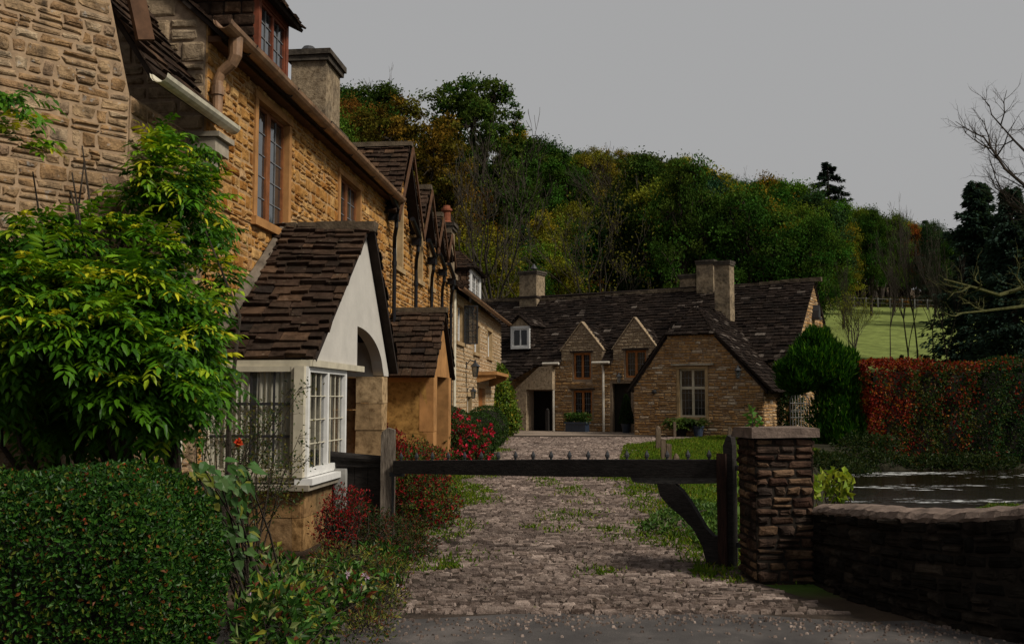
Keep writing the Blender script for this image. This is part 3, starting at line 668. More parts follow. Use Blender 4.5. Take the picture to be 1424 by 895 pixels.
for y, hw, zr in gs:
    ze = 5.45
    hs = [(h[0], h[1], ze, h[3]) for h in gwin if abs((h[0]+h[1])/2-y) < .5]
    wall(gc, np.array([XW+.02, 0, 0]), YA, XA, [(y-hw+.12, ze), (y+hw-.12, ze), (y, zr-.12)], hs, M['row_stone'], M['row_mortar'], sholes=[(h[0]-.1, h[1]+.1, h[2], h[3]+.1) for h in hs], ch=(.1, .17), sw=(.14, .36), name='gable_wall', th=.25)
    xb = -4.5-(zr-5.7)/.9
    for sg in (-1, 1):
        roof(gc, [(-4.24, y+sg*(hw+.12), ze), (-4.24, y, zr), (xb-.2, y, zr), (-4.7, y+sg*(hw+.12), ze)], M['slate'], .17, (.14, .36), .035, 'gable_roof')
        k = MB(); a0_ = np.array([-4.2, y+sg*(hw+.1), ze-.05]); a1_ = np.array([-4.2, y, zr-.06]); dn = np.array([0, 0, -.13])
        k.add([a0_, a1_, a1_+dn, a0_+dn, a0_+[.04, 0, 0], a1_+[.04, 0, 0], a1_+dn+[.04, 0, 0], a0_+dn+[.04, 0, 0]], [(0, 1, 2, 3), (7, 6, 5, 4), (0, 4, 5, 1), (1, 5, 6, 2), (2, 6, 7, 3), (3, 7, 4, 0)]); k.build('bargeboard', M['dark_brown'], gc)
    k = MB(); k.box(np.array([0, y, zr]), XA, YA, xb-.2, -4.2, -.11, .11, -.05, .06, .01); k.build('gable_ridge', M['ridge'], gc)
for h in gwin: window(gc, oW, YA, XA, h, M['cream_paint'], M['glass'], 2, .1, .05, .06, 3, 1, True, M['ashlar'], .1)
for y, zt in ((19.9, 5.3), (22.25, 5.15), (24.3, 5.0), (25.9, 4.9), (27.4, 4.85)):
    k = MB(); k.box(np.array([-4.32, y, 0]), YA, XA, -.12, .12, -.12, .08, zt, zt+.18, .01, ); k.tube([(-4.3, y, zt+.05), (-4.3, y, zt-.12), (-4.36, y+.12, zt-.3), (-4.4, y+.28, zt-.5), (-4.4, y+.3, zt-.7), (-4.4, y+.3, .3)], .042, 9); k.tube([(-4.4, y+.3, zt-.78), (-4.4, y+.3, zt-.88)], .054, 9)
    k.tube([(-4.3, y-.7, zt+.5), (-4.26, y-.02, zt+.18)], .058, 9)
    k.build('drainpipe', M['pipe_black'], gc)
# small slated porch with ochre walls
roof(gc, [(XW, 19.1, 2.1), (-3.35, 19.15, 2.1), (-3.35, 20.5, 3.52), (XW, 20.5, 3.52)], M['slate'], .17, (.14, .36), .035, 'porch_roof', rag=.025)
roof(gc, [(-3.35, 20.5, 3.52), (-3.35, 21.9, 2.1), (XW, 21.9, 2.1), (XW, 20.5, 3.52)], M['slate'], .17, (.14, .36), .035, 'porch_roof', rag=.025)
k = MB(); k.box(np.array([0, 20.5, 3.52]), XA, YA, XW, -3.33, -.12, .12, -.06, .05, .01); k.build('porch_ridge', M['ridge'], gc)
k = MB(); k.box(ONE, XA, -YA, XW, -3.55, -19.65, -19.4, 0, .98); k.box(ONE, XA, -YA, XW, -3.55, -19.65, -19.403, .99, 2.16); k.build('porch_side_wall', M['ochre'], gc)
k = MB(); k.box(ONE, XA, -YA, XW, -3.5, -19.65, -19.4, 2.0, 2.09, .004); k.build('porch_wall_plate', M['ashlar_orange'], gc)
k = MB(); k.box(ONE, XA, -YA, -3.7, -3.42, -19.8, -19.4, 0, 1.02, .006); k.box(ONE, XA, -YA, -3.7, -3.42, -19.8, -19.4, 1.03, 2.12, .006); k.build('porch_jamb', M['ashlar_orange'], gc)
k = MB(); k.box(ONE, XA, -YA, -3.7, -3.42, -21.6, -21.25, 0, 2.12, .006); k.build('porch_jamb', M['ashlar_orange'], gc)
k = MB(); k.prism(np.array([-3.45, 0, 0]), YA, XA, [(19.4, 2.12), (21.6, 2.12), (20.5, 3.4)], -.2, 0); k.build('porch_gable', M['ashlar_orange'], gc)
# chimney with a red pot, standing on the party wall
ch = chimney(gc, np.array([-4.75, 29.0, 0]), XA, -YA, .4, .6, 5.2, 6.85, M['chimney_stone'], .09, base=True)
k = MB(); k.lathe((-4.75, 29.0, 6.85), [(.17, 0), (.17, .06), (.12, .1), (.12, .36), (.17, .4), (.17, .46), (.12, .48), (.1, .56), (.02, .57)], 14); k.build('chimney_pot', M['terracotta'], ch)

# ---- plain fronted cottage further down the lane
mc = thing('stone_cottage', 'pale buff cottage with a low slate roof, open casement and hooded orange door', 'cottage', (-6, 36, 0))
mw = [(29.4, 30.7, 3.4, 4.5), (33.2, 34.6, 3.25, 4.2), (37.0, 38.4, 3.25, 4.25), (31.6, 32.6, .75, 1.75)]
dh = (34.6, 36.4, .1, 2.05)
Ym = 41.9
wall(mc, oW, YA, XA, [(28.0, 0), (Ym, 0), (Ym, 4.85), (28.0, 4.85)], mw+[dh], M['mid_stone'], M['row_mortar'], sholes=[grow(h, .12) for h in mw]+[(dh[0]-.15, dh[1]+.15, 0, dh[3]+.15)], ch=(.1, .18), sw=(.18, .45), depth=.02, jit=.008)
wall(mc, np.array([0, Ym, 0]), XA, YA, [(-10.5, 0), (XW, 0), (XW, 4.85), (-7.5, 7.6), (-10.5, 4.85)], [], M['mid_stone'], M['row_mortar'], ch=(.1, .18), sw=(.18, .45), depth=.02)
roof(mc, [(-4.22, 28.0, 4.86), (-4.22, Ym+.1, 4.86), (-7.6, Ym+.1, 8.0), (-7.6, 28.0, 8.0)], M['slate'], .22)
roof(mc, [(-7.6, 28.0, 8.0), (-7.6, Ym+.1, 8.0), (-10.8, Ym+.1, 4.9), (-10.8, 28.0, 4.9)], M['slate'], .3)
half_gutter(mc, (-4.15, 28.0, 4.86), (-4.15, Ym+.1, 4.86), .09, M['gutter_brown'], seg=3, brackets=False)
for h, l in zip(mw, (1, 2, 2, 2)): window(mc, oW, YA, XA, h, M['white_paint'], M['glass'], l, .1, .06, .08, 4, 2, True, M['ashlar'], .12, barmat=M['white_paint'])
k = MB(); k.box(oW, YA, XA, dh[0], dh[1], -.16, -.1, .1, 2.05); k.build('front_door', M['orange_wood'], mc)
k = MB(); k.box(oW, YA, XA, 33.9, 38.0, -.02, .72, 2.5, 2.62, .01); k.prism(np.array([0, 33.95, 0]), XA, YA, [(XW-.02, 2.25), (XW+.1, 2.25), (-3.85, 2.4), (-3.85, 2.5), (XW-.02, 2.5)], 0, .3); k.prism(np.array([0, 37.6, 0]), XA, YA, [(XW-.02, 2.15), (XW+.1, 2.15), (-3.85, 2.4), (-3.85, 2.5), (XW-.02, 2.5)], 0, .3); k.build('door_hood', M['ashlar_orange'], mc)
k = MB(); oc = np.array([0, 30.7, 0])        # casement standing open
for x0, x1, z0, z1 in ((-4.45, -4.41, 3.37, 4.58), (-4.06, -4.02, 3.37, 4.58), (-4.41, -4.06, 3.37, 3.41), (-4.41, -4.06, 4.54, 4.58)): k.box(oc, XA, -YA, x0, x1, 0, .04, z0, z1)
cs_ = k.build('open_casement', M['dark_metal'], mc)
k = MB(); k.box(oc, XA, -YA, -4.42, -4.05, .018, .022, 3.4, 4.55); k.build('pane', M['glass'], cs_)
k = MB()
for z in np.linspace(3.41, 4.54, 7)[1:-1]: k.box(oc, XA, -YA, -4.41, -4.06, .023, .033, z-.008, z+.008)
for x in (-4.3, -4.18): k.box(oc, XA, -YA, x-.008, x+.008, .024, .034, 3.41, 4.54)
k.build('glazing_bars', M['dark_metal'], cs_)
k = MB(); k.tube([(-4.38, 28.25, 4.8), (-4.38, 28.25, .2)], .05, 8); k.build('downpipe', M['gutter_cream'], mc)
# its roof dormer
y0, y1 = 35.9, 38.7; od = np.array([-4.95, 0, 0]); hd = (y0+.25, y1-.25, 5.5, 6.35)
k = MB(); backing(k, od, YA, XA, [(y0, 5.2), (y1, 5.2), (y1, 6.5), (y0, 6.5)], [hd], -.1, 0); k.build('dormer', M['white_paint'], mc)
k = MB(); k.box(ONE, XA, YA, -6.6, -5.06, y0+.03, y1-.03, 5.2, 6.48); k.build('dormer_core', M['under'], mc)
window(mc, od, YA, XA, hd, M['white_paint'], M['glass'], 2, .02, .05, .06, 3, 2, True, barmat=M['white_paint'])
V, Fq = stones(np.array([0, y0, 0]), XA, -YA, [(-6.5, 5.2), (-5.0, 5.2), (-5.0, 6.5), (-6.5, 6.5)], [], (.13, .18), (.18, .3), .004, .02, .006, 0); mesh_obj('dormer_cheek', V, Fq, M['slate'], mc)
ym = (y0+y1)/2
roof(mc, [(-4.75, y0-.15, 6.45), (-4.75, y1+.15, 6.45), (-5.6, ym, 7.3)], M['slate'], .17, name='dormer_roof')
roof(mc, [(-4.75, y0-.15, 6.45), (-5.6, ym, 7.3), (-7.2, ym, 7.3), (-7.2, y0-.15, 6.45)], M['slate'], .17, name='dormer_roof')
roof(mc, [(-4.75, y1+.15, 6.45), (-5.6, ym, 7.3), (-7.2, ym, 7.3), (-7.2, y1+.15, 6.45)], M['slate'], .17, name='dormer_roof')

# ================================================================ the long cottage closing the lane
fA = nrm(RX*.862-AX*.507); fN = nrm(-(RX*.507+AX*.862)); fO = CD(1.93, 46, .22)
def FP(s, t_, z): return fO+fA*s-fN*t_+UP*z
fc = thing('stone_cottage', 'long low stone cottage across the lane end with dark slate roof and two small gables', 'cottage', FP(4, 2, 0))
SL, SR, EVf, RDG, DEP = -7.5, 11.0, 3.2, 6.7, 7.0
gx = [(1.45, 4.9), (4.05, 5.0)]
fw_ = [(1.02, 1.9, 2.35, 3.55), (3.6, 4.6, 2.4, 3.6), (1.0, 1.95, .6, 1.85)]
fd = [(2.95, 3.85, 0, 2.15), (-1.25, -.05, 0, 1.85)]
low = lambda hs: [(h[0], h[1], h[2], min(h[3], EVf)) for h in hs]
wall(fc, fO, fA, fN, [(SL, 0), (SR, 0), (SR, EVf), (SL, EVf)], low(fw_)+fd, M['far_stone'], M['far_mortar'], sholes=low([grow(h, .06) for h in fw_])+[(h[0]-.1, h[1]+.1, 0, h[3]+.12) for h in fd], ch=(.09, .17), sw=(.16, .5), depth=.03, jit=.014, th=.35, snecked=.3)
eN = fA; eA = -fN; oE = fO+fA*SR
wall(fc, oE, eA, eN, [(0, 0), (DEP, 0), (DEP, EVf), (DEP/2, RDG), (0, EVf)], [], M['far_stone'], M['far_mortar'], ch=(.1, .18), sw=(.2, .5), name='gable_wall', th=.35)
def sag(s): return -.22*math.exp(-((s+1)/5.)**2)-.16*math.exp(-((s-6.5)/2.4)**2)
gh = 1.04; ss = [SL, -5., -2.5, gx[0][0]-gh, gx[0][0]+gh, gx[1][0]-gh, gx[1][0]+gh, 7.2, 9.2, SR+.12]
for s0, s1 in zip(ss, ss[1:]):
    t0 = .55 if any(abs((s0+s1)/2-q[0]) < .3 for q in gx) else -.28
    z0 = EVf-.2+(RDG-EVf+.2)*(t0+.28)/(DEP/2+.28)
    roof(fc, [FP(s0, t0, z0), FP(s1, t0, z0), FP(s1, DEP/2, RDG+sag(s1)), FP(s0, DEP/2, RDG+sag(s0))], M['far_slate'], .2, (.16, .44), .035, rag=.03)
roof(fc, [FP(SL, DEP+.2, EVf-.2), FP(SR+.1, DEP+.2, EVf-.2), FP(SR+.1, DEP/2, RDG), FP(SL, DEP/2, RDG)], M['far_slate'], .4, (.3, .6), .03)
k = MB()
for s in np.arange(SL, SR, .45): k.box(FP(s, DEP/2, RDG+sag(s)), fA, fN, 0, .445, -.13, .13, -.1, .07, .02)
k.build('ridge', M['ridge'], fc)
for sc_, zp in gx:                              # two gables flush with the front
    hw = 1.04; hs = [(h[0], h[1], EVf, h[3]) for h in fw_ if abs((h[0]+h[1])/2-sc_) < .5 and h[2] > 2]
    og = fO+fN*.01
    wall(fc, og, fA, fN, [(sc_-hw, EVf), (sc_+hw, EVf), (sc_+hw, EVf+.5), (sc_, zp), (sc_-hw, EVf+.5)], hs, M['dormer_stone'], M['far_mortar'], sholes=[(h[0]-.06, h[1]+.06, h[2], h[3]+.06) for h in hs], ch=(.1, .17), sw=(.18, .45), name='gable_wall', th=.3)
    tb = (zp-EVf)*1.0
    for sg in (-1, 1):
        roof(fc, [FP(sc_+sg*(hw+.06), .12, EVf+.48), FP(sc_, .12, zp+.03), FP(sc_, tb+.2, zp+.03), FP(sc_+sg*(hw+.06), .5, EVf+.48)], M['far_slate'], .18, (.16, .4), .03, 'gable_roof')
        k = MB(); nn = 6
        for i in range(nn):
            q0, q1 = i/nn, (i+1)/nn-.01
            P = lambda q, dz: FP(sc_+sg*(hw+.05)*(1-q), -.06, EVf+.45+(zp+.04-EVf-.45)*q+dz)
            k.add([P(q0, 0), P(q1, 0), P(q1, .06), P(q0, .06), P(q0, 0)-fN*.3, P(q1, 0)-fN*.3, P(q1, .06)-fN*.3, P(q0, .06)-fN*.3], [(0, 1, 2, 3), (7, 6, 5, 4), (0, 4, 5, 1), (1, 5, 6, 2), (2, 6, 7, 3), (3, 7, 4, 0)])
        k.build('gable_coping', M['dormer_stone'], fc)
for h in fw_: window(fc, fO, fA, fN, h, M['orange_wood'], M['dark_glass'], 2, .06, .09, .11, 4, 3, True, None)
k = MB()
for h in fw_: k.box(fO, fA, fN, h[0]-.14, h[1]+.14, 0, .1, h[3]+.02, h[3]+.09, .006)
k.build('drip_moulds', M['under'], fc)
k = MB(); h = fd[0]; k.box(fO, fA, fN, h[0], h[1], -.3, -.24, 0, 2.15); dr = k.build('front_door', M['interior'], fc)
k = MB(); k.box(fO, fA, fN, fd[1][0]-1.2, fd[1][1]+1.2, -.9, -.8, 0, 2.2); k.box(fO, fA, fN, fd[1][0]-1.2, fd[1][0]-1.1, -.8, -.35, 0, 2.2); k.box(fO, fA, fN, fd[1][1]+1.1, fd[1][1]+1.2, -.8, -.35, 0, 2.2); k.box(fO, fA, fN, fd[1][0]-1.2, fd[1][1]+1.2, -.8, -.35, 2.1, 2.2); k.build('recess_back', M['interior'], fc)
# lean-to with a raked stone front at the left, roof sweeping low
k = MB(); k.prism(fO, fA, fN, [(-1.95, 1.9), (.08, 1.9), (.08, 3.0), (-.6, 2.95)], .02, .3); k.prism(fO, fA, fN, [(-1.9, 0), (-1.3, 0), (-1.3, 1.9), (-1.9, 1.9)], .02, .3); k.build('lean_to_front', M['dormer_stone'], fc)
roof(fc, [FP(SL, -1.0, 2.3), FP(-1.75, -1.0, 2.3), FP(-.75, -.3, 3.0), FP(SL, -.3, 3.0)], M['far_slate'], .18, (.16, .42), .03, 'lean_to_roof')
for s in (.02, 2.55):
    k = MB(); k.tube([FP(s, -.22, 3.05), FP(s, -.16, 2.95), FP(s, -.09, 2.8), FP(s, -.08, 0)], .055, 8); k.tube([FP(s-.45, -.3, 3.08), FP(s+.4, -.3, 3.08)], .06, 8); k.build('downpipe', M['pipe_cream'], fc)
# white framed roof dormer
o2 = FP(-2.0, .35, 0); hd = (-.42, .42, 3.95, 4.8)
k = MB(); backing(k, o2, fA, fN, [(-.52, 3.84), (.52, 3.84), (.52, 4.93), (-.52, 4.93)], [hd], -.15, 0); k.build('dormer', M['white_paint'], fc)
k = MB(); k.box(o2, fA, fN, -.53, .53, -1.6, -.16, 3.5, 4.9); k.build('dormer_core', M['under'], fc)
window(fc, o2, fA, fN, hd, M['white_paint'], M['dark_glass'], 2, .03, .06, .06, 2, 1, False)
V, Fq = stones(FP(-1.45, .4, 0), -fN, fA, [(0, 3.6), (1.6, 4.6), (1.6, 4.95), (0, 4.95)], [], (.13, .18), (.18, .3), .004, .02, .006, 0); mesh_obj('dormer_cheek', V, Fq, M['far_slate'], fc)
for sg in (-1, 1): roof(fc, [FP(-2+sg*.65, .2, 4.92), FP(-2, .2, 5.45), FP(-2, 2.4, 5.45), FP(-2+sg*.65, 1.8, 4.92)], M['far_slate'], .17, name='dormer_roof')
k = MB(); k.prism(o2, fA, fN, [(-.55, 4.93), (.55, 4.93), (0, 5.38)], -.1, 0); k.build('dormer_gable', M['dormer_stone'], fc)
# wing with a half-hipped gable
g0, g1, gt = 5.3, 10.65, -3.0; oG = FP(0, gt, 0)
hwin = (7.25, 8.35, .75, 2.65)
gp_ = [(g0, 0), (g1, 0), (g1, 1.85), (8.75, 4.0), (6.75, 4.0), (g0, 2.0)]
wall(fc, oG, fA, fN, gp_, [hwin], M['far_stone'], M['far_mortar'], sholes=[grow(hwin, .1)], ch=(.08, .15), sw=(.16, .5), depth=.03, jit=.014, name='wing_wall', snecked=.3)
wall(fc, FP(g1, gt, 0), -fN, fA, [(0, 0), (3.0, 0), (3.0, 1.8), (0, 1.8)], [], M['far_stone'], M['far_mortar'], ch=(.1, .16), sw=(.16, .5), name='wing_wall', th=.3)
window(fc, oG, fA, fN, hwin, M['cream_paint'], M['dark_glass'], 2, .1, .07, .1, 6, 3, True, M['ashlar'], .1, transom=1.9)
k = MB(); k.box(oG, fA, fN, 6.95, 8.7, 0, .12, 2.78, 2.86, .006); k.build('drip_mould', M['ashlar_grey'], fc)
pk = 7.632; zh = 5.234
roof(fc, [FP(6.7, gt-.2, 4.0), FP(8.85, gt-.2, 4.0), FP(pk+.05, gt+1.1, zh), FP(pk-.05, gt+1.1, zh)], M['far_slate'], .18, (.16, .4), .032, 'hip_roof')
roof(fc, [FP(g1+.45, gt-.2, 1.72), FP(8.85, gt-.2, 4.0), FP(pk, gt+1.1, zh), FP(pk, 2.0, zh), FP(g1+.45, .6, 1.72)], M['far_slate'], .18, (.16, .4), .032, 'wing_roof')
roof(fc, [FP(g0-.3, gt-.2, 1.75), FP(6.7, gt-.2, 4.0), FP(pk, gt+1.1, zh), FP(pk, 2.0, zh), FP(g0-.3, .6, 1.75)], M['far_slate'], .18, (.16, .4), .032, 'wing_roof')
for (sa, za), (sb, zb) in (((g0-.1, 1.85), (6.78, 4.0)), ((g1+.15, 1.75), (8.75, 4.0))):
    k = MB()
    for i in range(7):
        q0, q1 = i/7, (i+1)/7-.012; P = lambda q, dz, n_: oG+fA*(sa+(sb-sa)*q)+UP*(za+(zb-za)*q+dz)+fN*n_
        k.add([P(q0, -.1, .05), P(q1, -.1, .05), P(q1, .03, .05), P(q0, .03, .05), P(q0, -.1, -.1), P(q1, -.1, -.1), P(q1, .03, -.1), P(q0, .03, -.1)], [(0, 1, 2, 3), (7, 6, 5, 4), (0, 4, 5, 1), (1, 5, 6, 2), (2, 6, 7, 3), (3, 7, 4, 0)])
    k.build('verge_stones', M['under'], fc)
# chimneys
ch = chimney(fc, FP(-3.1, 3.5, 0), fA, fN, 1.0, .9, 5.9, 7.95, M['chimney_stone'], .08, base=False)
k = MB(); k.lathe(FP(-3.0, 3.5, 7.95), [(.05, 0), (.05, .12), (.2, .14), (.12, .26), (.02, .4)]); k.build('chimney_cowl', M['dark_metal'], ch)
k = MB(); k.box(FP(-3.1, 3.5, 0), fA, fN, -.55, .55, -.5, .5, 6.55, 6.65, .01); k.build('chimney_weathering', M['under'], ch)
chimney(fc, FP(7.75, 1.3, 0), fA, fN, .68, .62, 4.4, 7.45, M['chimney_stone'], .06)
chimney(fc, FP(6.2, 3.5, 0), fA, fN, .8, .6, 5.6, 7.85, M['chimney_stone'], .06)
ch = chimney(fc, FP(5.2, 3.9, 0), fA, fN, .75, .6, 5.8, 7.3, M['chimney_stone'], .08)
# bird box style bracket lamp on the end gable
k = MB(); k.box(oE, eA, eN, 3.2, 3.7, 0, .35, 4.9, 5.0); k.prism(oE, eA, eN, [(3.25, 5.0), (3.65, 5.0), (3.6, 5.3), (3.45, 5.55), (3.3, 5.3)], .02, .3); k.build('niche_bracket', M['dark_metal'], fc)
# ================================================================ gate, pillar, walls, posts
def frame2(p, q):             # a vertical working plane from p to q
    A = nrm((q-p)*np.array([1, 1, 0])); N = np.array([A[1], -A[0], 0]); return p, A, N, float(np.linalg.norm((q-p)[:2]))
pl, pr = CD(-1.42, 11.95, 0), CD(2.13, 9.95, 0)
o, A, N, L = frame2(pl, pr)
gt_ = thing('field_gate', 'low black timber gate beam across the cobbled lane with a curved brace', 'gate', pr)
def bz(s): return .93+(1.065-.93)*s/L
k = MB(); k.prism(o, A, N, [(.04, .78), (L*.55, .825), (L+.02, .885), (L+.02, 1.06), (L*.5, 1.0), (.04, .93)], -.05, .05); k.build('beam', M['gate_wood'], gt_)
k = MB(); k.prism(o, A, N, [(L-1.02, .86), (L-.98, .80), (L-.72, .79), (L+.0, .83), (L+.0, .878), (L-.9, .862)], -.04, .045); k.build('lower_rail', M['gate_rail'], gt_)
k = MB(); br = [(-.74, .80), (-.70, .66), (-.60, .545), (-.46, .44), (-.34, .30), (-.27, .12), (-.20, .03), (-.05, -.02), (.0, 0), (.0, .34), (-.12, .40), (-.24, .56), (-.36, .70), (-.48, .785)]
V = [o+A*(L+s)+UP*z for s, z in br]
# curved brace as a strip of quads
up_ = [(-.53, .80), (-.46, .74), (-.38, .64), (-.30, .52), (-.22, .39), (-.14, .31), (-.06, .3)]
dn_ = [(-.72, .80), (-.69, .68), (-.60, .58), (-.47, .485), (-.34, .36), (-.25, .2), (-.2, .0)]
for i in range(6): k.prism(o, A, N, [(L+dn_[i][0], dn_[i][1]), (L+dn_[i+1][0], dn_[i+1][1]), (L+up_[i+1][0], up_[i+1][1]), (L+up_[i][0], up_[i][1])], -.045, .048)
k.prism(o, A, N, [(L-.21, 0), (L+.06, -.02), (L+.06, .28), (L-.07, .3)], -.05, .05)
k.build('curved_brace', M['gate_wood'], gt_)
k = MB(); k.box(o, A, N, L-.075, L+.02, .052, .11, .02, 1.12, .006); k.build('heel_post', M['red_post'], gt_)
k = MB(); k.box(o, A, N, L-.02, L+.07, -.1, .05, .0, 1.2, .006); k.prism(o+N*-.1, A, N, [(L-.02, 1.2), (L+.07, 1.2), (L+.06, 1.28), (L+.02, 1.3)], 0, .15); k.build('hanging_stile', M['gate_wood'], gt_)
for i in range(18):
    s = .12+(L-.3)*i/17; z = .93+(1.0-.93)*s/(L*.5) if s < L*.5 else 1.0+.06*(s-L*.5)/(L*.5)
    k = MB(); P = o+A*s+UP*(z-.01); k.lathe(P, [(.014, 0), (.014, .03), (.024, .036), (.024, .06), (.003, .105)], 6); k.build('spike', M['dark_metal'], gt_)
for z in (.2, .95):
    k = MB(); k.box(o, A, N, L+.05, L+.24, -.06, -.03, z, z+.05); k.tube([o+A*(L+.18)+UP*(z-.04)-N*.045, o+A*(L+.18)+UP*(z+.09)-N*.045], .022, 8); k.build('hinge', M['dark_metal'], gt_)
# closing post at the left
o2 = CD(-1.48, 12.05, 0); pt = thing('gate_post', 'weathered square oak post where the gate beam closes, beside the red berry bush', 'post', o2)
k = MB(); k.box(o2, RX, -AX, -.08, .075, -.08, .08, -.1, 1.24, .008); k.prism(o2-AX*-.08, RX, -AX, [(-.08, 1.235), (.075, 1.235), (.07, 1.29), (-.01, 1.315), (-.075, 1.27)], 0, .16); k.build('post', M['post_wood'], pt)
k = MB(); k.box(o2, RX, -AX, .02, .2, .082, .1, .74, .79); k.box(o2, RX, -AX, .05, .07, .082, .094, .0, .74); k.build('latch', M['dark_metal'], pt)
# dark board fence from the post back to the porch, with its rounded rail
o3, A3, N3, L3 = frame2(CD(-2.75, 12.3, 0), CD(-1.58, 12.1, 0))
bf = thing('board_fence', 'short black rail and boards between the bay window and the gate post', 'fence', o3)
k = MB()
for i in range(7): s = L3*i/7; k.box(o3, A3, N3, s+.004, s+L3/7-.004, -.05, -.02, 0, .86+random.uniform(-.01, .01))
k.build('boards', M['gate_wood'], bf)
k = MB(); k.tube([o3+UP*1.0-N3*.02, o3+A3*L3*.3+UP*.985, o3+A3*L3*.7+UP*.95, o3+A3*L3+UP*.93], [.055, .06, .055, .05], 10); k.box(o3, A3, N3, 0, L3, -.03, .02, .84, .93); k.build('rail', M['gate_wood'], bf)
k = MB(); k.box(o3, A3, N3, L3*.52, L3*.64, .0, .06, 0, .82, .005); k.build('grey_post', M['fence_wood'], bf)
M['coping'] = simple('coping', (.17, .125, .1), .9, 7, .5, .7, .02)
# stone gate pillar
op = CD(2.45, 9.35, 0); ang = YAW+math.radians(3); pA = np.array([math.cos(ang), math.sin(ang), 0]); pN = np.array([pA[1], -pA[0], 0])
gp = thing('gate_pillar', 'square coursed stone gate pillar with a flat capstone beside the gate', 'pillar', op)
M['pillar_stone'] = stonemat('pillar_stone', [(0, (.06, .032, .022)), (.3, (.11, .066, .044)), (.6, (.045, .034, .028)), (.85, (.25, .15, .085)), (1, (.035, .028, .025))], (.008, .007, .007), .95, 2.4, .9, 20, .03)
M['dark_mortar'] = simple('dark_mortar', (.022, .017, .013), .95, 9, .5, .6, .01)
hw = .265
for fo, fa, fn in ((op-pA*hw+pN*hw, pA, pN), (op+pA*hw+pN*hw, -pN, pA), (op+pA*hw-pN*hw, -pA, -pN), (op-pA*hw-pN*hw, pN, -pA)):
    wall(gp, fo, fa, fn, [(0, -.1), (2*hw, -.1), (2*hw, 1.3), (0, 1.3)], [], M['pillar_stone'], M['dark_mortar'], th=.05, name='shaft', ch=(.06, .12), sw=(.1, .25), gap=.005, depth=.028, jit=.013)
k = MB(); k.box(op, pA, pN, -.31, .33, -.32, .32, 1.305, 1.385, .016); k.build('capstone', M['coping'], gp)
M['wall_stone'] = stonemat('wall_stone', [(0, (.012, .01, .009)), (.3, (.03, .023, .018)), (.6, (.016, .014, .012)), (.9, (.065, .05, .038)), (1, (.012, .011, .01))], (.01, .009, .007), .8, 2.1, 1.0, 18, .03)
pw = [(2.72, 9.1, .665), (2.8, 8.45, .72), (2.98, 7.85, .755), (3.22, 7.25, .815), (3.6, 6.7, .92), (4.1, 6.2, 1.0)]
rw = thing('river_wall', 'low dark rubble wall with pale rough coping beside the water', 'wall', CD(2.8, 8.5, 0))
pw = np.array(pw); tt = np.linspace(0, len(pw)-1, 61)
def cat(t):
    i = int(min(t, len(pw)-1.001)); f = t-i; p = [pw[max(0, min(len(pw)-1, k))] for k in (i-1, i, i+1, i+2)]
    return .5*(2*p[1]+(p[2]-p[0])*f+(2*p[0]-5*p[1]+4*p[2]-p[3])*f*f+(3*p[1]-p[0]-3*p[2]+p[3])*f**3)
cv = np.array([cat(t) for t in tt]); P2 = RX[:2]*cv[:, 0:1]+AX[:2]*cv[:, 1:2]; sl_ = np.concatenate([[0], np.cumsum(np.linalg.norm(np.diff(P2, axis=0), axis=1))]); TG = np.gradient(P2, axis=0); TG /= np.linalg.norm(TG, axis=1, keepdims=True); NO = np.stack([TG[:, 1], -TG[:, 0]], 1)
if NO[30] @ (-AX[:2]-.5*RX[:2]) < 0: NO = -NO
def f3c(q, nn):
    s = q[..., 0]; top = np.interp(s, sl_, cv[:, 2]); x = np.interp(s, sl_, P2[:, 0])+nn*np.interp(s, sl_, NO[:, 0]); y = np.interp(s, sl_, P2[:, 1])+nn*np.interp(s, sl_, NO[:, 1])
    return np.stack([x, y, -.15+q[..., 1]*(top+.15)], -1)
Lw = sl_[-1]
def strip(prof, jit=0):       # sweep a closed (n,z-above-top) profile along the wall line
    k = len(prof); V = []
    for i in range(61):
        for n_, z_ in prof: V.append([P2[i, 0]+NO[i, 0]*n_+random.uniform(-jit, jit), P2[i, 1]+NO[i, 1]*n_+random.uniform(-jit, jit), (cv[i, 2]+z_ if z_ > -1 else -.2)+random.uniform(-jit, jit)])
    return V, [(i*k+a_, i*k+(a_+1) % k, (i+1)*k+(a_+1) % k, (i+1)*k+a_) for i in range(60) for a_ in range(k)]+[tuple(range(k)), tuple(range(60*k+k-1, 60*k-1, -1))]
mb = MB(); mb.add(*strip([(0, -9), (0, -.01), (-.42, -.01), (-.42, -9)])); w_ = mb.build('wall', M['dark_mortar'], rw)
V, Fq = stones(np.zeros(3), XA, YA, [(0, 0), (Lw, 0), (Lw, .97), (0, .97)], [], (.08, .14), (.09, .28), .004, .04, .012, .25, f3=f3c); mesh_obj('stonework', V, Fq, M['wall_stone'], w_)
cp = MB(); cp.add(*strip([(.01, -.05), (.02, -.02), (-.01, .02), (-.1, .04), (-.22, .045), (-.34, .035), (-.44, .01), (-.46, -.05)], .011)); cp.build('coping', M['coping'], rw)
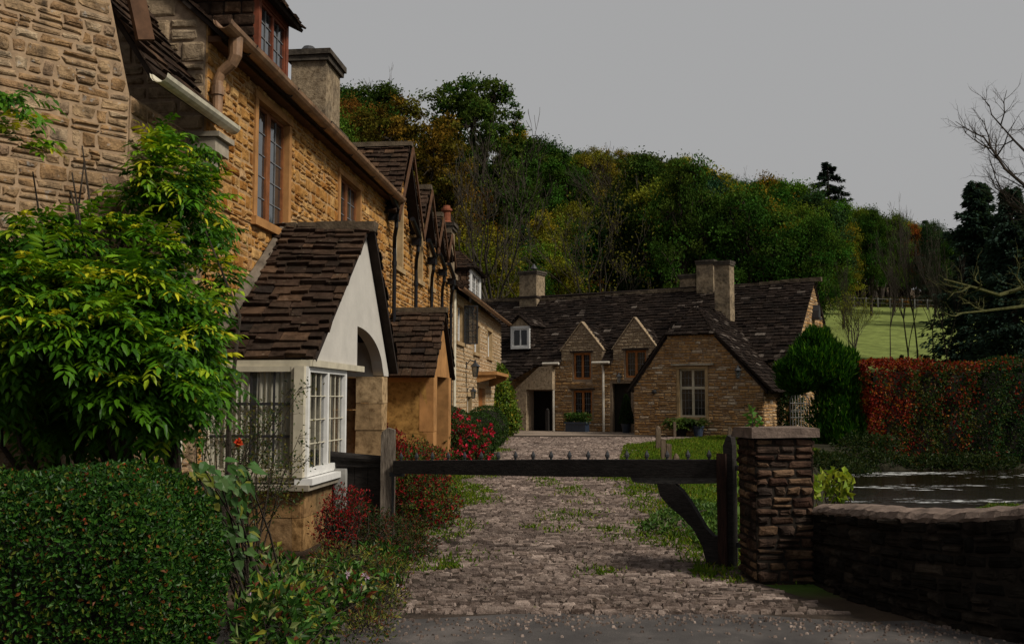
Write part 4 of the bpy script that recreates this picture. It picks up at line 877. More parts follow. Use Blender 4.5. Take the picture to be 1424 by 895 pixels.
# bollards on the lawn
for u, vt, vb, w, sh, lab in ((914, 594, 626, .17, 'round', 'leaning weathered bollard farthest left of the posts on the lawn'), (921, 607, 637, .13, 'flat', 'short square bollard second from left on the lawn'), (928.5, 613, 640, .14, 'flat', 'square bollard with a slanted top, just right of the short one'), (937, 591, 613, .11, 'flat', 'distant dark slim post at the far edge of the lawn'), (938.5, 627, 673, .12, 'round', 'pointed brown post seen above and below the gate beam'), (1013, 592, 632, .1, 'flat', 'slim grey post standing behind the gate hanging stile')):
    d = F*1.6/(vb-555); base = Gu(u, d, -.05); h = (vb-vt)/F*d+.05
    b_ = thing('bollard', lab, 'post', base, 'wooden posts on the lawn'); w *= .9; lean = random.uniform(-.03, .03)
    k = MB(); k.box(base+UP*0, RX, -AX, -w/2, w/2, -w/2, w/2, 0, h-.06, .01)
    if sh == 'round': k.lathe(base+UP*(h-.07), [(w*.55, 0), (w*.5, .03), (w*.3, .07), (w*.05, .1)], 8)
    else: k.prism(base+AX*w/2, RX, -AX, [(-w/2, h-.07), (w/2, h-.07), (w/2, h-.02), (-w/2, h)], 0, w)
    k.build('shaft', M['bollard_wood'], b_)
# ornamental iron gate by the far wing
og = Gu(1097, 38.6, 0); iA = nrm(RX*.95-AX*.3); ig = thing('iron_gate', 'arched black iron garden gate right of the far gable wing', 'gate', og)
k = MB(); Wg = .72; hs_ = 1.35
k.tube([og, og+UP*hs_]+[og+iA*(Wg/2-Wg/2*math.cos(a))+UP*(hs_+.33*math.sin(a)) for a in np.linspace(.2, math.pi-.2, 8)]+[og+iA*Wg+UP*hs_, og+iA*Wg], .025, 6); k.build('frame', M['dark_metal'], ig)
k = MB()
for i in range(1, 7): x = Wg*i/7; k.tube([og+iA*x+UP*.08, og+iA*x+UP*(hs_+.33*math.sin(math.pi*i/7))], .011, 5)
for z in (.1, .75, 1.3): k.tube([og+UP*z, og+iA*Wg+UP*z], .014, 5)
for i in range(6):
    for z in (.35, 1.0): q = og+iA*(Wg*(i+.5)/7+.05)+UP*z; k.tube([q+iA*.05*math.cos(a)+UP*.05*math.sin(a) for a in np.linspace(0, 5.2, 8)], .007, 4)
k.build('bars', M['fence_wood'], ig)
# lanterns
def lantern(p, n, label, s=1.):
    l = thing('wall_lantern', label, 'lantern', p, 'lanterns on house walls'); k = MB(); a_ = np.array([-n[1], n[0], 0]); c_ = p+n*.22*s
    k.tube([p, p+n*.1*s+UP*.12*s, c_+UP*.08*s], .012*s, 5); k.box(p, a_, n, -.03*s, .03*s, 0, .02, -.08*s, .08*s); k.build('bracket', M['dark_metal'], l)
    k = MB(); k.lathe(c_-UP*.3*s, [(.05*s, 0), (.055*s, .02*s), (.09*s, .25*s), (.13*s, .26*s), (.03*s, .36*s), (.02*s, .42*s)], 6); k.build('cage', M['dark_metal'], l)
    k = MB(); k.lathe(c_-UP*.275*s, [(.06*s, 0), (.096*s, .222*s)], 6); k.build('pane', M['glass'], l)
lantern(oG+fA*9.75+UP*2.6+fN*.04, fN, 'black lantern on the right side of the far gable wing', 1.2)
lantern(np.array([XW+.03, 31.3, 2.75]), XA, 'black lantern under the open casement of the buff cottage', 1.3)
lantern(np.array([XW+.03, 31.5, 1.95]), XA, 'small black lantern low on the buff cottage wall near its lower window', .9)
lantern(fO+fA*3.4+UP*2.5+fN*.05, fN, 'black lantern over the dark front door of the far cottage', 1.1)
k = MB(); q = oG+fA*6.2+UP*1.65+fN*.03; k.lathe(q, [(.03, 0), (.11, .05), (.12, .12), (.05, .18)], 8); tag(k.build('alarm_lamp', M['dark_metal']), 'small round dark lamp on the left of the far gable wing', 'lamp')
# field fence
ff = thing('rail_fence', 'pale post and rail fence running across the top of the field', 'fence', G(38, 126))
pp = [G(32+36*i/30, 136-26*i/30) for i in range(31)]
for p in pp: k = MB(); k.box(p, RX, AX, -.08, .08, -.08, .08, -.2, 1.25); k.build('post', M['field_rail'], ff)
for z in (.55, 1.1): 
    k = MB(); k.tube([p+UP*z for p in pp], .05, 5); k.build('rail', M['field_rail'], ff)

# ================================================================ planting
GREEN = [(.035, .085, .012), (.055, .12, .018), (.025, .06, .012)]
def blob_points(cen, rad, n, lo=.55, top=.0):
    d = rand_dirs(n); r = rng.uniform(lo**3, 1, n)**(1/3.)
    rr = 1+.18*np.sin(d[:, 0]*5+cen[0]*3)*np.cos(d[:, 1]*4+d[:, 2]*3)
    P = np.array(cen)+d*np.array(rad)*(r*rr)[:, None]
    return P, d
# --- clipped box shaped hedge in the foreground
def boxhedge(lo, hi, n, rnd=.3, bmp=.05):
    P = []; Nn = []
    lo, hi = np.array(lo, float), np.array(hi, float); c = (lo+hi)/2; hsz = (hi-lo)/2
    while sum(map(len, P)) < n:
        q = rng.uniform(-1, 1, (n, 3))*hsz
        f = rng.integers(0, 5, n); ax = np.array([0, 0, 1, 1, 2])[f]; sg = np.array([-1, 1, -1, 1, 1])[f]
        area = np.array([hsz[1]*hsz[2]]*2+[hsz[0]*hsz[2]]*2+[hsz[0]*hsz[1]])[f]; keep = rng.uniform(0, 1, n) < area/area.max()
        q[np.arange(n), ax] = sg*hsz[ax]
        core = np.clip(q, -(hsz-rnd), hsz-rnd); core[:, 2] = np.minimum(q[:, 2], hsz[2]-rnd)
        v = q-core; ln = np.linalg.norm(v, axis=1, keepdims=True)+1e-9; nn = v/ln
        q = core+nn*rnd
        w = bmp*(np.sin(q[:, 0]*5.1+q[:, 2]*4)+np.sin(q[:, 1]*6.3-q[:, 2]*3))*.5
        q = q+nn*(w-np.abs(rng.normal(0, .07, n)))[:, None]
        P.append((q+c)[keep]); Nn.append(nn[keep])
    return np.concatenate(P)[:n], np.concatenate(Nn)[:n]
def to_world(P): return RX*P[:, 0:1]+AX*P[:, 1:2]+UP*P[:, 2:3]
P, Nn = boxhedge((-5.2, 5.5, 0), (-1.9, 7.0, 1.22), 90000, .58, .08)
Pw = to_world(P); Nw = to_world(Nn); D = rand_dirs(len(P))+Nw*.7+UP*.25; nr = Nw+rand_dirs(len(P))*.6
col = pick(len(P), [(.02, .07, .01), (.045, .125, .016), (.012, .04, .007), (.13, .17, .025), (.18, .06, .018)], [5, 4, 4, 1.2, .5])
hg = thing('hedge', 'dense clipped small leaved hedge with red berries in the bottom left corner', 'hedge', CD(-3.5, 6.2, 0))
leaf_obj('foliage', Pw, D, nr, rng.uniform(.022, .042, len(P)), rng.uniform(.014, .024, len(P)), col, M['leaf_gloss'], hg)
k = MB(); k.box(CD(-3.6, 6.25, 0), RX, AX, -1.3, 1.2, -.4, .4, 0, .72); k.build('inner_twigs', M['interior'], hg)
M['berry'] = simple('berry', (.32, .02, .012), .35, 9, .2, .05, .002, .5); k = MB(); k.lathe((0, 0, 0), [(.003, -.011), (.011, -.004), (.011, .004), (.003, .011)], 6); _o = k.build('berry', M['berry']); _me = _o.data; bpy.data.objects.remove(_o)
for i in rng.choice(len(Pw), 50): x = bpy.data.objects.new('berry', _me); C.objects.link(x); x.parent = hg; x.location = Vector(Pw[i]+Nw[i]*.015)-hg.location
# --- the great climbing plant (pinnate leaves)
def pinnate(P, D, L, npair=5, ll=.09, lw=.036, pal=None, wts=None, cols=None, dr_=.42):
    n = len(P); D = D/np.linalg.norm(D, axis=1, keepdims=True)
    S = np.cross(D, UP); S /= np.linalg.norm(S, axis=1, keepdims=True)+1e-9; Nn = np.cross(S, D)
    PP, DD_, NN, LL, WW, CL = [], [], [], [], [], []
    base = cols if cols is not None else pick(n, pal, wts)
    for j in range(npair*2+1):
        t_ = .2+.8*(j//2)/npair; sg = 0 if j == npair*2 else (1 if j % 2 else -1)
        pos = P+D*(L*t_)[:, None]-UP*(L*dr_*t_**2)[:, None]
        tang = D-UP*(2*dr_*t_)
        dr = tang*(.55 if sg else 1)+S*sg*.9+rng.normal(0, .14, (n, 3))-UP*dr_*.3
        PP.append(pos); DD_.append(dr); NN.append(Nn+S*sg*-.25+rng.normal(0, .18, (n, 3))); LL.append(ll*rng.uniform(.75, 1.2, n)*(L/np.mean(L))**1.2); WW.append(lw*rng.uniform(.8, 1.2, n)); CL.append(base*rng.uniform(.85, 1.15, (n, 1)))
    return map(np.concatenate, (PP, DD_, NN, LL, WW, CL))
cl = thing('climbing_plant', 'great mass of glossy green climber with long leaflets covering the nearest cottage wall', 'climber', CD(-3.5, 8.4, 0))
blobs = [(60, 420, 7.4, 90, 50, .5, 220), (180, 430, 7.9, 100, 50, .6, 300), (120, 478, 7.3, 125, 46, .55, 360), (190, 535, 7.4, 70, 40, .4, 150), (240, 490, 8.0, 55, 60, .45, 230), (150, 350, 8.6, 90, 40, .4, 220), (235, 250, 9.2, 40, 48, .3, 130), (40, 330, 7.8, 45, 28, .3, 80), (262, 300, 9.6, 36, 55, .3, 90), (120, 560, 8.3, 120, 60, .3, 260), (40, 480, 8.2, 60, 90, .3, 160), (25, 500, 7.5, 50, 70, .4, 170), (235, 560, 7.7, 45, 34, .35, 100), (262, 195, 9.8, 20, 18, .2, 34), (300, 290, 10.2, 12, 36, .2, 26), (20, 205, 7.9, 20, 30, .2, 12), (8, 125, 7.6, 12, 14, .1, 6), (275, 530, 8.2, 30, 40, .3, 70), (275, 390, 9.0, 30, 60, .3, 60), (180, 265, 9.0, 22, 12, .2, 14)]
P_, D_, C_ = [], [], []
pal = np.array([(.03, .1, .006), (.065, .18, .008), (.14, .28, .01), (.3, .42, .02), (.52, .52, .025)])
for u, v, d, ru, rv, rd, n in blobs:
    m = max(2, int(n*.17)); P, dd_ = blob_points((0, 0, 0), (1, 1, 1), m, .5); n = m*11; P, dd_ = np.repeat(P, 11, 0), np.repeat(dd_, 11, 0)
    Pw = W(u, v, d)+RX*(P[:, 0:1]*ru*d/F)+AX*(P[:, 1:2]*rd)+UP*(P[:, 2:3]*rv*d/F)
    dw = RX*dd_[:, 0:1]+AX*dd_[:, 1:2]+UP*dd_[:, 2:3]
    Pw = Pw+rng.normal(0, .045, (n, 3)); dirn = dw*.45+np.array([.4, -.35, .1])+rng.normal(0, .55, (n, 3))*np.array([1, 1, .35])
    tip = np.clip(.1+.5*dd_[:, 2]+.3*(v < 300)+.15*rng.normal(size=n), .02, .8)  # yellow weighted to upper sides: sunlit tops painted into the leaf colour
    tip = tip*(d < 8.25 or v < 400)  # the deep low blob keeps dark greens only, its shade put into the colour
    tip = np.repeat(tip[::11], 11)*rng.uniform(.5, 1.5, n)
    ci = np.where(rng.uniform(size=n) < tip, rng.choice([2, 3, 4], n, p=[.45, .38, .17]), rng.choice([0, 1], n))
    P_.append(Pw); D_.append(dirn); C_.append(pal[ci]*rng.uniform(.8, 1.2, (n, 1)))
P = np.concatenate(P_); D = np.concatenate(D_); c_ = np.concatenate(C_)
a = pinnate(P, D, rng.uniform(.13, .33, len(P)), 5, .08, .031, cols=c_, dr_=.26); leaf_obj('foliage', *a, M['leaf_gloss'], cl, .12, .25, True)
k = MB()
for i in range(26):
    u, v, d = random.uniform(20, 330), random.uniform(520, 640), random.uniform(7.5, 9.2); p0 = Gu(random.uniform(60, 290), 8.6)
    p1 = W(random.uniform(40, 320), random.uniform(200, 480), random.uniform(8, 9.6)); mid = (p0+p1)/2+RX*random.uniform(-.4, .4)-AX*random.uniform(0, .5)
    k.tube([p0, (p0+mid)/2+RX*.1, mid, (mid+p1)/2+RX*random.uniform(-.2, .2), p1], [.035, .03, .022, .014, .006], 5)
k.build('stems', M['bark'], cl)
# drainpipe behind the climber
k = MB(); k.tube([np.array([-4.4, 9.9, .1]), np.array([-4.4, 9.9, 3.5])], .05, 8); k.tube([np.array([-4.4, 9.9, 2.2]), np.array([-4.4, 9.9, 2.3])], .065, 8); k.build('downpipe', M['gutter_cream'], nc_)
# --- generic shrub
def shrub(name, label, cat, blobs, n, size, pal, wts, mat='leaf', group=None, asp=.5, twigs=12, flowers=None, lo=.5, updir=.4, stemmat='bark', twr=.008):
    b0 = blobs[0]; base = G(b0[0], b0[1]); s = thing(name, label, cat, base, group)
    PP, DD_ = [], []; vol = np.array([b[3]*b[4]*b[5] for b in blobs])**.75; vol /= vol.sum()
    for b, f in zip(blobs, vol):
        P, d = blob_points((0, 0, 0), (1, 1, 1), int(n*f)+1, lo); g0 = Gz(b[0], b[1])
        PP.append(CD(b[0], b[1], b[2]+g0)+RX*P[:, 0:1]*b[3]+AX*P[:, 1:2]*b[4]+UP*P[:, 2:3]*b[5]); DD_.append(RX*d[:, 0:1]+AX*d[:, 1:2]+UP*d[:, 2:3])
    P = np.concatenate(PP); D = np.concatenate(DD_); keep = P[:, 2] > base[2]-.05; P, D = P[keep], D[keep]; m = len(P)
    leaf_obj('foliage', P, D*.6+rand_dirs(m)*.9+UP*updir, D+rand_dirs(m)*.7+UP*.3, size*rng.uniform(.7, 1.3, m), size*asp*rng.uniform(.7, 1.3, m), pick(m, pal, wts), M[mat], s)
    k = MB()
    for i in range(twigs):
        j = rng.integers(m); p1 = P[j]; b = blobs[int(rng.integers(len(blobs)))]; p0 = G(b[0], b[1])+np.array([random.uniform(-.1, .1), random.uniform(-.1, .1), -.03])
        mid = (p0+p1)/2+rand_dirs(1)[0]*.08+UP*.06; k.tube([p0, mid, p1], [twr*1.4, twr, twr*.4], 4)
    if twigs: k.build('stems', M[stemmat], s)
    if flowers:
        fn, fcol, fs, fname = flowers; j = rng.choice(m, fn)
        for q in (j if fn < 20 else []): leaf_obj('daisy', np.tile(P[q]+D[q]*.04, (9, 1)), rand_dirs(9)+UP*.1, np.tile(UP-AX, (9, 1)), np.full(9, fs), np.full(9, fs*.4), pick(9, fcol), M['leaf'], s)
        if fn < 20: return s
        f = leaf_obj(fname, np.repeat(P[j]+D[j]*.04, 5, 0), rand_dirs(fn*5)+np.repeat(D[j], 5, 0)*.5, rand_dirs(fn*5), np.full(fn*5, fs), np.full(fn*5, fs*.7), pick(fn*5, fcol), M['leaf'], s)
    return s
RED = [(.2, .012, .015), (.3, .02, .02), (.1, .01, .015)]
# red berried bush by the gate post, dark red bush by the bay, flowering bush further on
shrub('berry_bush', 'spreading bush with dark red and green leaves right of the gate post', 'bush', [(-1.25, 13.3, .5, .45, .8, .42), (-1.05, 13.0, .25, .42, .8, .3), (-1.3, 14.6, .6, .5, .9, .45), (-1.4, 12.7, .7, .25, .3, .3)], 9000, .05, RED+[(.05, .09, .02), (.025, .055, .012), (.13, .13, .025)], [3, 2, 3, 5, 6, 3], twigs=60)
shrub('berry_bush', 'small arching crimson bush at the foot of the bay window', 'bush', [(-1.72, 10.5, .56, .26, .26, .2), (-1.8, 10.3, .34, .24, .26, .22)], 1700, .034, RED+[(.03, .05, .015)], [3, 4, 3, 3], twigs=60)
shrub('berry_bush', 'red leaved shrub climbing the ochre wall of the small slate porch', 'bush', [(-2.2, 17.6, .75, .35, .4, .45), (-2.4, 17.9, 1.0, .16, .2, .5), (-1.9, 17.5, .5, .4, .4, .4)], 3000, .06, RED+[(.05, .06, .02), (.16, .08, .02)], [4, 4, 3, 2, 1], twigs=40)
shrub('flowering_bush', 'bush covered in bright pink red flowers beyond the small slate porch', 'bush', [(-1.15, 22.5, .65, .75, .9, .62), (-1.7, 23.5, .9, .7, .9, .7), (-.9, 22.3, .3, .6, .7, .32)], 6500, .075, [(.03, .06, .014), (.05, .085, .02), (.02, .04, .012), (.12, .1, .04)], [4, 3, 3, 1], flowers=(420, [(.5, .015, .06), (.6, .03, .08), (.4, .01, .03)], .085, 'flowers'), twigs=40)
shrub('garden_shrub', 'loose brownish green shrub beside the ochre porch jamb', 'bush', [(-2.2, 24.5, 1.1, .5, .7, .75), (-2.6, 26, 1.3, .5, .8, .8)], 3000, .08, [(.07, .07, .025), (.12, .09, .03), (.04, .06, .018)], None, twigs=60)
for (c, d, r, lab) in ((-1.0, 29.5, .66, 'clipped round box ball nearest the lane bend'), (-.85, 32.5, .72, 'clipped round box ball behind the first, against the pale green shrub'), (-1.75, 28.5, .75, 'dark clipped box ball between the flowers and the orange door')):
    s = thing('box_ball', lab, 'topiary', G(c, d), 'clipped box balls'); n = 5500; dd_ = rand_dirs(n); P = CD(c, d, Gz(c, d)+r*.85)+(dd_*(r*rng.uniform(.93, 1.02, n))[:, None])
    leaf_obj('foliage', P, dd_+rand_dirs(n), dd_+rand_dirs(n)*.5, np.full(n, .055), np.full(n, .035), pick(n, [(.03, .065, .014), (.045, .09, .018), (.02, .045, .01)]), M['leaf'], s)
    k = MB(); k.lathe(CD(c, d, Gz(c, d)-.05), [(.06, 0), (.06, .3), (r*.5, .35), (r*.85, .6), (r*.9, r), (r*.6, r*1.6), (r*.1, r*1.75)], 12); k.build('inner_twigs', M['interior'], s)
shrub('climbing_shrub', 'bright yellow green climber on the corner of the buff cottage', 'climber', [(-.45, 40, 1.1, .65, .6, 1.1), (-.6, 40.5, 2.0, .5, .5, .9), (-.2, 39.5, .6, .6, .5, .6)], 4500, .14, [(.1, .17, .02), (.16, .22, .025), (.06, .12, .015), (.3, .26, .03)], [4, 3, 3, 1], asp=.6, twigs=20)
# flower bed at the front left, mixed low foliage
shrub('bed_plants', 'tangle of mixed green and bronze border plants at the lane edge, bottom centre left', 'border plants', [(-1.5, 6.9, .12, .36, .5, .34), (-1.3, 7.7, .1, .3, .4, .24), (-1.55, 8.6, .08, .36, .5, .22), (-1.3, 9.9, .06, .3, .6, .18), (-1.8, 7.7, .16, .3, .4, .36), (-1.1, 8.7, .04, .18, .4, .12), (-1.45, 6.1, .2, .26, .4, .4)], 4200, .075, [(.03, .09, .014), (.08, .19, .03), (.02, .05, .01), (.2, .21, .03), (.14, .045, .02), (.22, .27, .1)], [5, 4, 4, 2, 1.6, 1.4], mat='leaf_gloss', asp=.42, twigs=160, flowers=(9, [(.6, .5, .6), (.5, .35, .5)], .04, 'daisies'), twr=.004)
shrub('bed_plants', 'low wiry bronze and yellow green plants spilling onto the lane beside the bay plinth', 'border plants', [(-1.15, 9.3, .05, .25, .5, .16), (-1.0, 8.0, .04, .2, .4, .14), (-1.0, 7.1, .04, .2, .4, .16), (-1.6, 9.3, .12, .3, .4, .24)], 4200, .034, [(.12, .13, .025), (.05, .09, .018), (.16, .06, .03), (.03, .05, .014), (.22, .22, .05)], None, asp=.35, twigs=140, twr=.003)
shrub('bed_plants', 'low dark red and bronze ground cover along the lane in front of the gate post', 'border plants', [(-1.3, 11.0, .16, .4, .7, .24), (-1.05, 10.6, .1, .3, .6, .14), (-1.7, 11.2, .22, .4, .5, .3)], 4500, .04, [(.03, .06, .018), (.06, .06, .02), (.11, .03, .02), (.02, .035, .012)], None, asp=.4, twigs=60, twr=.004)
# big leaved plant between hedge and bay
bl = thing('large_leaved_plant', 'coarse plant with big pale edged leaves right of the clipped hedge', 'plant', G(-1.8, 7.6))
n = 230; P = np.array([W(random.uniform(262, 350), random.uniform(640, 790), random.uniform(6.6, 7.9)) for _ in range(n)])
leaf_obj('foliage', P, rng.normal(0, .5, (n, 3))+RX*.7-UP*.5-AX*.3, rng.normal(0, .4, (n, 3))+UP*.7-AX*.5, rng.uniform(.06, .14, n), rng.uniform(.035, .08, n), pick(n, [(.05, .12, .03), (.08, .16, .05), (.18, .2, .03), (.035, .08, .02)], [4, 3, 1.5, 3]), M['leaf_gloss'], bl, .12, .3, True)
k = MB()
for i in range(26): p1 = P[rng.integers(n)]; p0 = G(-1.85+random.uniform(-.2, .2), 7.5+random.uniform(-.4, .3)); k.tube([p0, (p0+p1)/2+UP*.1, p1], [.01, .008, .004], 5)
k.build('stems', M['bark'], bl)
# rose in front of the bay window
rs = thing('rose_bush', 'thin twiggy rose in front of the bay window with one orange bloom', 'rose', G(-2.1, 9.2))
k = MB(); tips = []
for i in range(44):
    p0 = G(-2.55+random.uniform(-.35, .3), 8.9+random.uniform(-.3, .4)); p1 = W(random.uniform(255, 440), random.uniform(535, 700), random.uniform(8.8, 9.6)); mid = p0*.35+p1*.65+RX*random.uniform(-.12, .1)+UP*.1
    k.tube([p0, mid, p1], [.008, .005, .002], 4); tips += [p1, mid, (mid+p1)/2]
    for j in range(4): q = mid+(p1-mid)*random.random(); e = q+rand_dirs(1)[0]*.13; k.tube([q, e], [.003, .0015], 3); tips.append(e)
k.build('stems', M['bark'], rs)
tips = np.array(tips); n = 2600; P = tips[rng.integers(len(tips), size=n)]+rng.normal(0, .05, (n, 3))
leaf_obj('foliage', P, rand_dirs(n)+UP*-.1, rand_dirs(n)*.7+UP, rng.uniform(.02, .045, n), rng.uniform(.014, .026, n), pick(n, [(.04, .075, .02), (.09, .1, .02), (.14, .12, .025), (.025, .05, .015)]), M['leaf_gloss'], rs)
q = W(332, 617, 8.7); n = 26; leaf_obj('bloom', q+rng.normal(0, .006, (n, 3)), rand_dirs(n)*.7+UP*.5, rand_dirs(n), np.full(n, .042), np.full(n, .04), pick(n, [(.6, .06, .025), (.7, .16, .04)]), M['leaf_matt'], rs, .3, -.2)
# --- grass on verges and lawn
n = 170000; c = rng.uniform(-2.5, 9.5, n); d = 8+(39-8)*rng.uniform(0, 1, n)**1.3
l, r = lane_l(d), lane_r(d); nz = np.sin(c*3.1+d*1.3)+np.sin(c*1.7-d*2.2)+rng.normal(0, .5, n)
left = (c < l+.22+.22*nz) & (c > l-.55) & (d > 9.5); right = (c > r-.2-.3*np.abs(nz)*(d < 22)) & (in_river(c, d) < -.1) & (d > 9)
bare = (right & (nz < -.7) & (d < 20)); 
mid_ = (np.abs(c-(l+r)/2-.1) < .5) & (d > 11.5) & (d < 24) & (nz > .95) & (rng.uniform(size=n) < .5)
away = ~((np.abs(c-2.43) < .34) & (np.abs(d-9.35) < .34))
sel = ((left & (rng.uniform(size=n) < .75)) | (right & ~bare) | mid_) & away; c, d = c[sel], d[sel]; n = len(c)
pc, pd = [], []
for i in range(48):
    d0 = 9.5+17*random.random()**1.2; l0, r0 = float(lane_l(d0)), float(lane_r(d0)); f = random.choice((random.gauss(.5, .09), random.gauss(.94, .08), random.gauss(.9, .1), random.gauss(.05, .06))); c0 = l0+(r0-l0)*f; m = random.randrange(25, 150); sp = random.uniform(.06, .26)
    pc.append(rng.normal(c0, sp, m)); pd.append(rng.normal(d0, sp*1.5, m))
c = np.concatenate([c]+pc); d = np.concatenate([d]+pd); n = len(c)
P = RX*c[:, None]+AX*d[:, None]+UP*(H(c, d)+.01)[:, None]; sc = 1+.045*(d-8)
Dg = rng.normal(0, .6, (n, 3))+UP*.8
leaf_obj_ = leaf_obj('grass', P, Dg, rand_dirs(n)+UP*.2, rng.uniform(.035, .085, n)*sc**.5, rng.uniform(.012, .02, n)*sc, pick(n, [(.09, .16, .015), (.13, .2, .02), (.06, .11, .014), (.2, .2, .03)], [4, 4, 3, 1.4]), M['leaf_matt'], None); tag(leaf_obj_, 'short green grass on the lawn and lane verges', 'grass', kind='stuff')
# leafy weeds at the foot of the pillar and wall
shrub('weed_clump', 'low leafy weeds on the grass behind the gate brace', 'weeds', [(2.1, 12.5, .08, .5, .8, .14), (2.35, 11.2, .1, .3, .6, .16), (2.6, 14, .08, .5, .8, .14)], 1600, .075, [(.07, .14, .03), (.1, .18, .04), (.04, .09, .02)], None, asp=.6, twigs=10)
shrub('weed_clump', 'bright yellow green waterside leaves between pillar and low wall', 'weeds', [(3.55, 11.0, .72, .16, .2, .16), (3.2, 10.6, .75, .08, .1, .12)], 160, .1, [(.2, .3, .03), (.28, .33, .04)], None, asp=.7, twigs=12)
shrub('weed_clump', 'small green seedling growing on top of the gate pillar', 'weeds', [(2.31, 9.5, 1.48, .06, .06, .07)], 22, .07, [(.08, .22, .03), (.13, .26, .06)], None, asp=.6, twigs=5)
# --- pots by the far cottage
def pot(p, r, h, mat, label, cat='plant pot', plant=None):
    t_ = thing('plant_pot', label, cat, p, 'pots along the far cottage'); k = MB(); k.lathe(p, [(r*.7, 0), (r, h*.85), (r*1.08, h*.86), (r*1.08, h), (r*.9, h), (r*.85, h*.8)], 14); k.build('pot', M[mat], t_)
    k = MB(); k.lathe(p+UP*h*.78, [(r*.86, 0), (r*.2, .03)], 12); k.build('soil', M['soil'], t_)
    return t_
p = FP(8.2, -3.5, 0); pot(p, .22, .42, 'blue_pot', 'blue pot under the wing window')
fe = thing('fern', 'arching fern in front of the far wing window', 'fern', FP(7.55, -3.6, 0)); n = 80; P0 = FP(7.55, -3.6, .35)+rng.normal(0, .08, (n, 3)); a_ = rng.uniform(0, 6.28, n); D = np.stack([np.cos(a_), np.sin(a_), rng.uniform(.5, 1.4, n)], 1)
leaf_obj('foliage', *pinnate(P0, D, rng.uniform(.5, .8, n), 6, .17, .06, pal=[(.05, .09, .02), (.08, .13, .025)]), M['leaf'], fe); k = MB(); k.lathe(FP(7.55, -3.6, 0), [(.16, 0), (.24, .38), (.2, .38)], 12); k.build('pot', M['interior'], fe)
f2 = thing('fern', 'rounded leafy plant in the blue pot under the wing window', 'pot plant', FP(8.2, -3.5, .4)); n = 50; P0 = FP(8.2, -3.5, .45)+rng.normal(0, .07, (n, 3)); a_ = rng.uniform(0, 6.28, n); D = np.stack([np.cos(a_), np.sin(a_), rng.uniform(.5, 1.4, n)], 1)
leaf_obj('foliage', *pinnate(P0, D, rng.uniform(.35, .5, n), 5, .13, .05, pal=[(.03, .06, .015), (.05, .08, .02)]), M['leaf'], f2)
p = FP(1.5, -.6, 0); tr = thing('trough', 'dark blue trough of leafy plants under the lower window', 'planter', p, 'pots along the far cottage'); k = MB(); k.box(p, fA, fN, -.5, .5, -.2, .2, 0, .42, .01); k.box(p, fA, fN, -.54, .54, -.24, .24, .36, .44, .01); k.build('box', M['blue_pot'], tr)
n = 700; P = p+UP*.6+fA*rng.uniform(-.6, .6, (n, 1))+fN*rng.uniform(-.25, .25, (n, 1))+UP*rng.uniform(-.15, .2, (n, 1)); leaf_obj('plants', P, rand_dirs(n)+UP*.3, rand_dirs(n), np.full(n, .13), np.full(n, .06), pick(n, GREEN+[(.09, .12, .03)]), M['leaf'], tr)
p = FP(3.95, -.75, 0); pot(p, .22, .42, 'blue_pot', 'blue pot of the clipped cone beside the dark front door'); cn = thing('clipped_cone', 'dark clipped conical shrub beside the far front door', 'topiary', p+UP*.4); n = 2500; t_ = rng.uniform(0, 1, n); a_ = rng.uniform(0, 6.28, n); rr = (.3*(1-t_)**.8+.03); P = p+UP*.4+np.stack([np.cos(a_)*rr, np.sin(a_)*rr, t_*1.25], 1); leaf_obj('foliage', P, rand_dirs(n), rand_dirs(n), np.full(n, .07), np.full(n, .04), pick(n, [(.015, .035, .01), (.03, .055, .014)]), M['leaf'], cn)
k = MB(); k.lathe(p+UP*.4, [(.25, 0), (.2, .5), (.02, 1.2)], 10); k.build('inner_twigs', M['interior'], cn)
p = FP(-.15, -.35, 0); dp = thing('small_post', 'short dark post standing by the recessed doorway of the far cottage', 'post', p); k = MB(); k.box(p, fA, fN, -.07, .07, -.07, .07, 0, .95, .008); k.lathe(p+UP*.95, [(.08, 0), (.08, .03), (.02, .09)], 8); k.build('shaft', M['gate_wood'], dp)
shrub('garden_shrub', 'dark leafy shrub seen through the iron gate', 'bush', [(11.05, 39.5, 1.0, .6, .3, 1.0)], 1600, .12, [(.015, .035, .008), (.025, .05, .01)], None, twigs=6)
# --- big yew by the iron gate, then the long beech hedge on the far bank
yw = thing('yew_bush', 'broad feathery dark green conifer bush beside the far wing', 'conifer bush', G(10.9, 35))
yb = [(10.7, 34.6, 2.9, 1.05, 1.1, .8), (11.4, 35, 2.4, .85, 1.1, .9), (9.95, 34.7, 2.35, .6, 1.0, .5), (11.4, 34.8, 1.0, 1.0, 1.1, 1.3), (11.5, 34.3, .3, 1.1, .8, .9), (10.7, 34.9, 3.6, .5, .7, .5), (10.2, 34.8, 3.2, .35, .5, .4), (9.6, 34.6, 2.7, .35, .5, .25), (11.7, 35.1, 3.0, .45, .6, .4)]
PP, DD_ = [], []
for c, d, z, a_, b_, h in yb:
    n = 4500; P, dd_ = blob_points((0, 0, 0), (1, 1, 1), n, .45); PP.append(CD(c, d, z+Gz(c, d)-.2)+RX*P[:, 0:1]*a_+AX*P[:, 1:2]*b_+UP*P[:, 2:3]*h); DD_.append(RX*dd_[:, 0:1]+AX*dd_[:, 1:2]+UP*dd_[:, 2:3])
P = np.concatenate(PP); D = np.concatenate(DD_); n = len(P)
leaf_obj('foliage', P, D*.6+rand_dirs(n)*.4+UP*.8, D+rand_dirs(n)*.6, rng.uniform(.12, .32, n), rng.uniform(.03, .06, n), pick(n, [(.02, .08, .007), (.04, .13, .01), (.1, .22, .015), (.01, .04, .006)], [4, 3, 1.4, 3]), M['leaf'], yw)
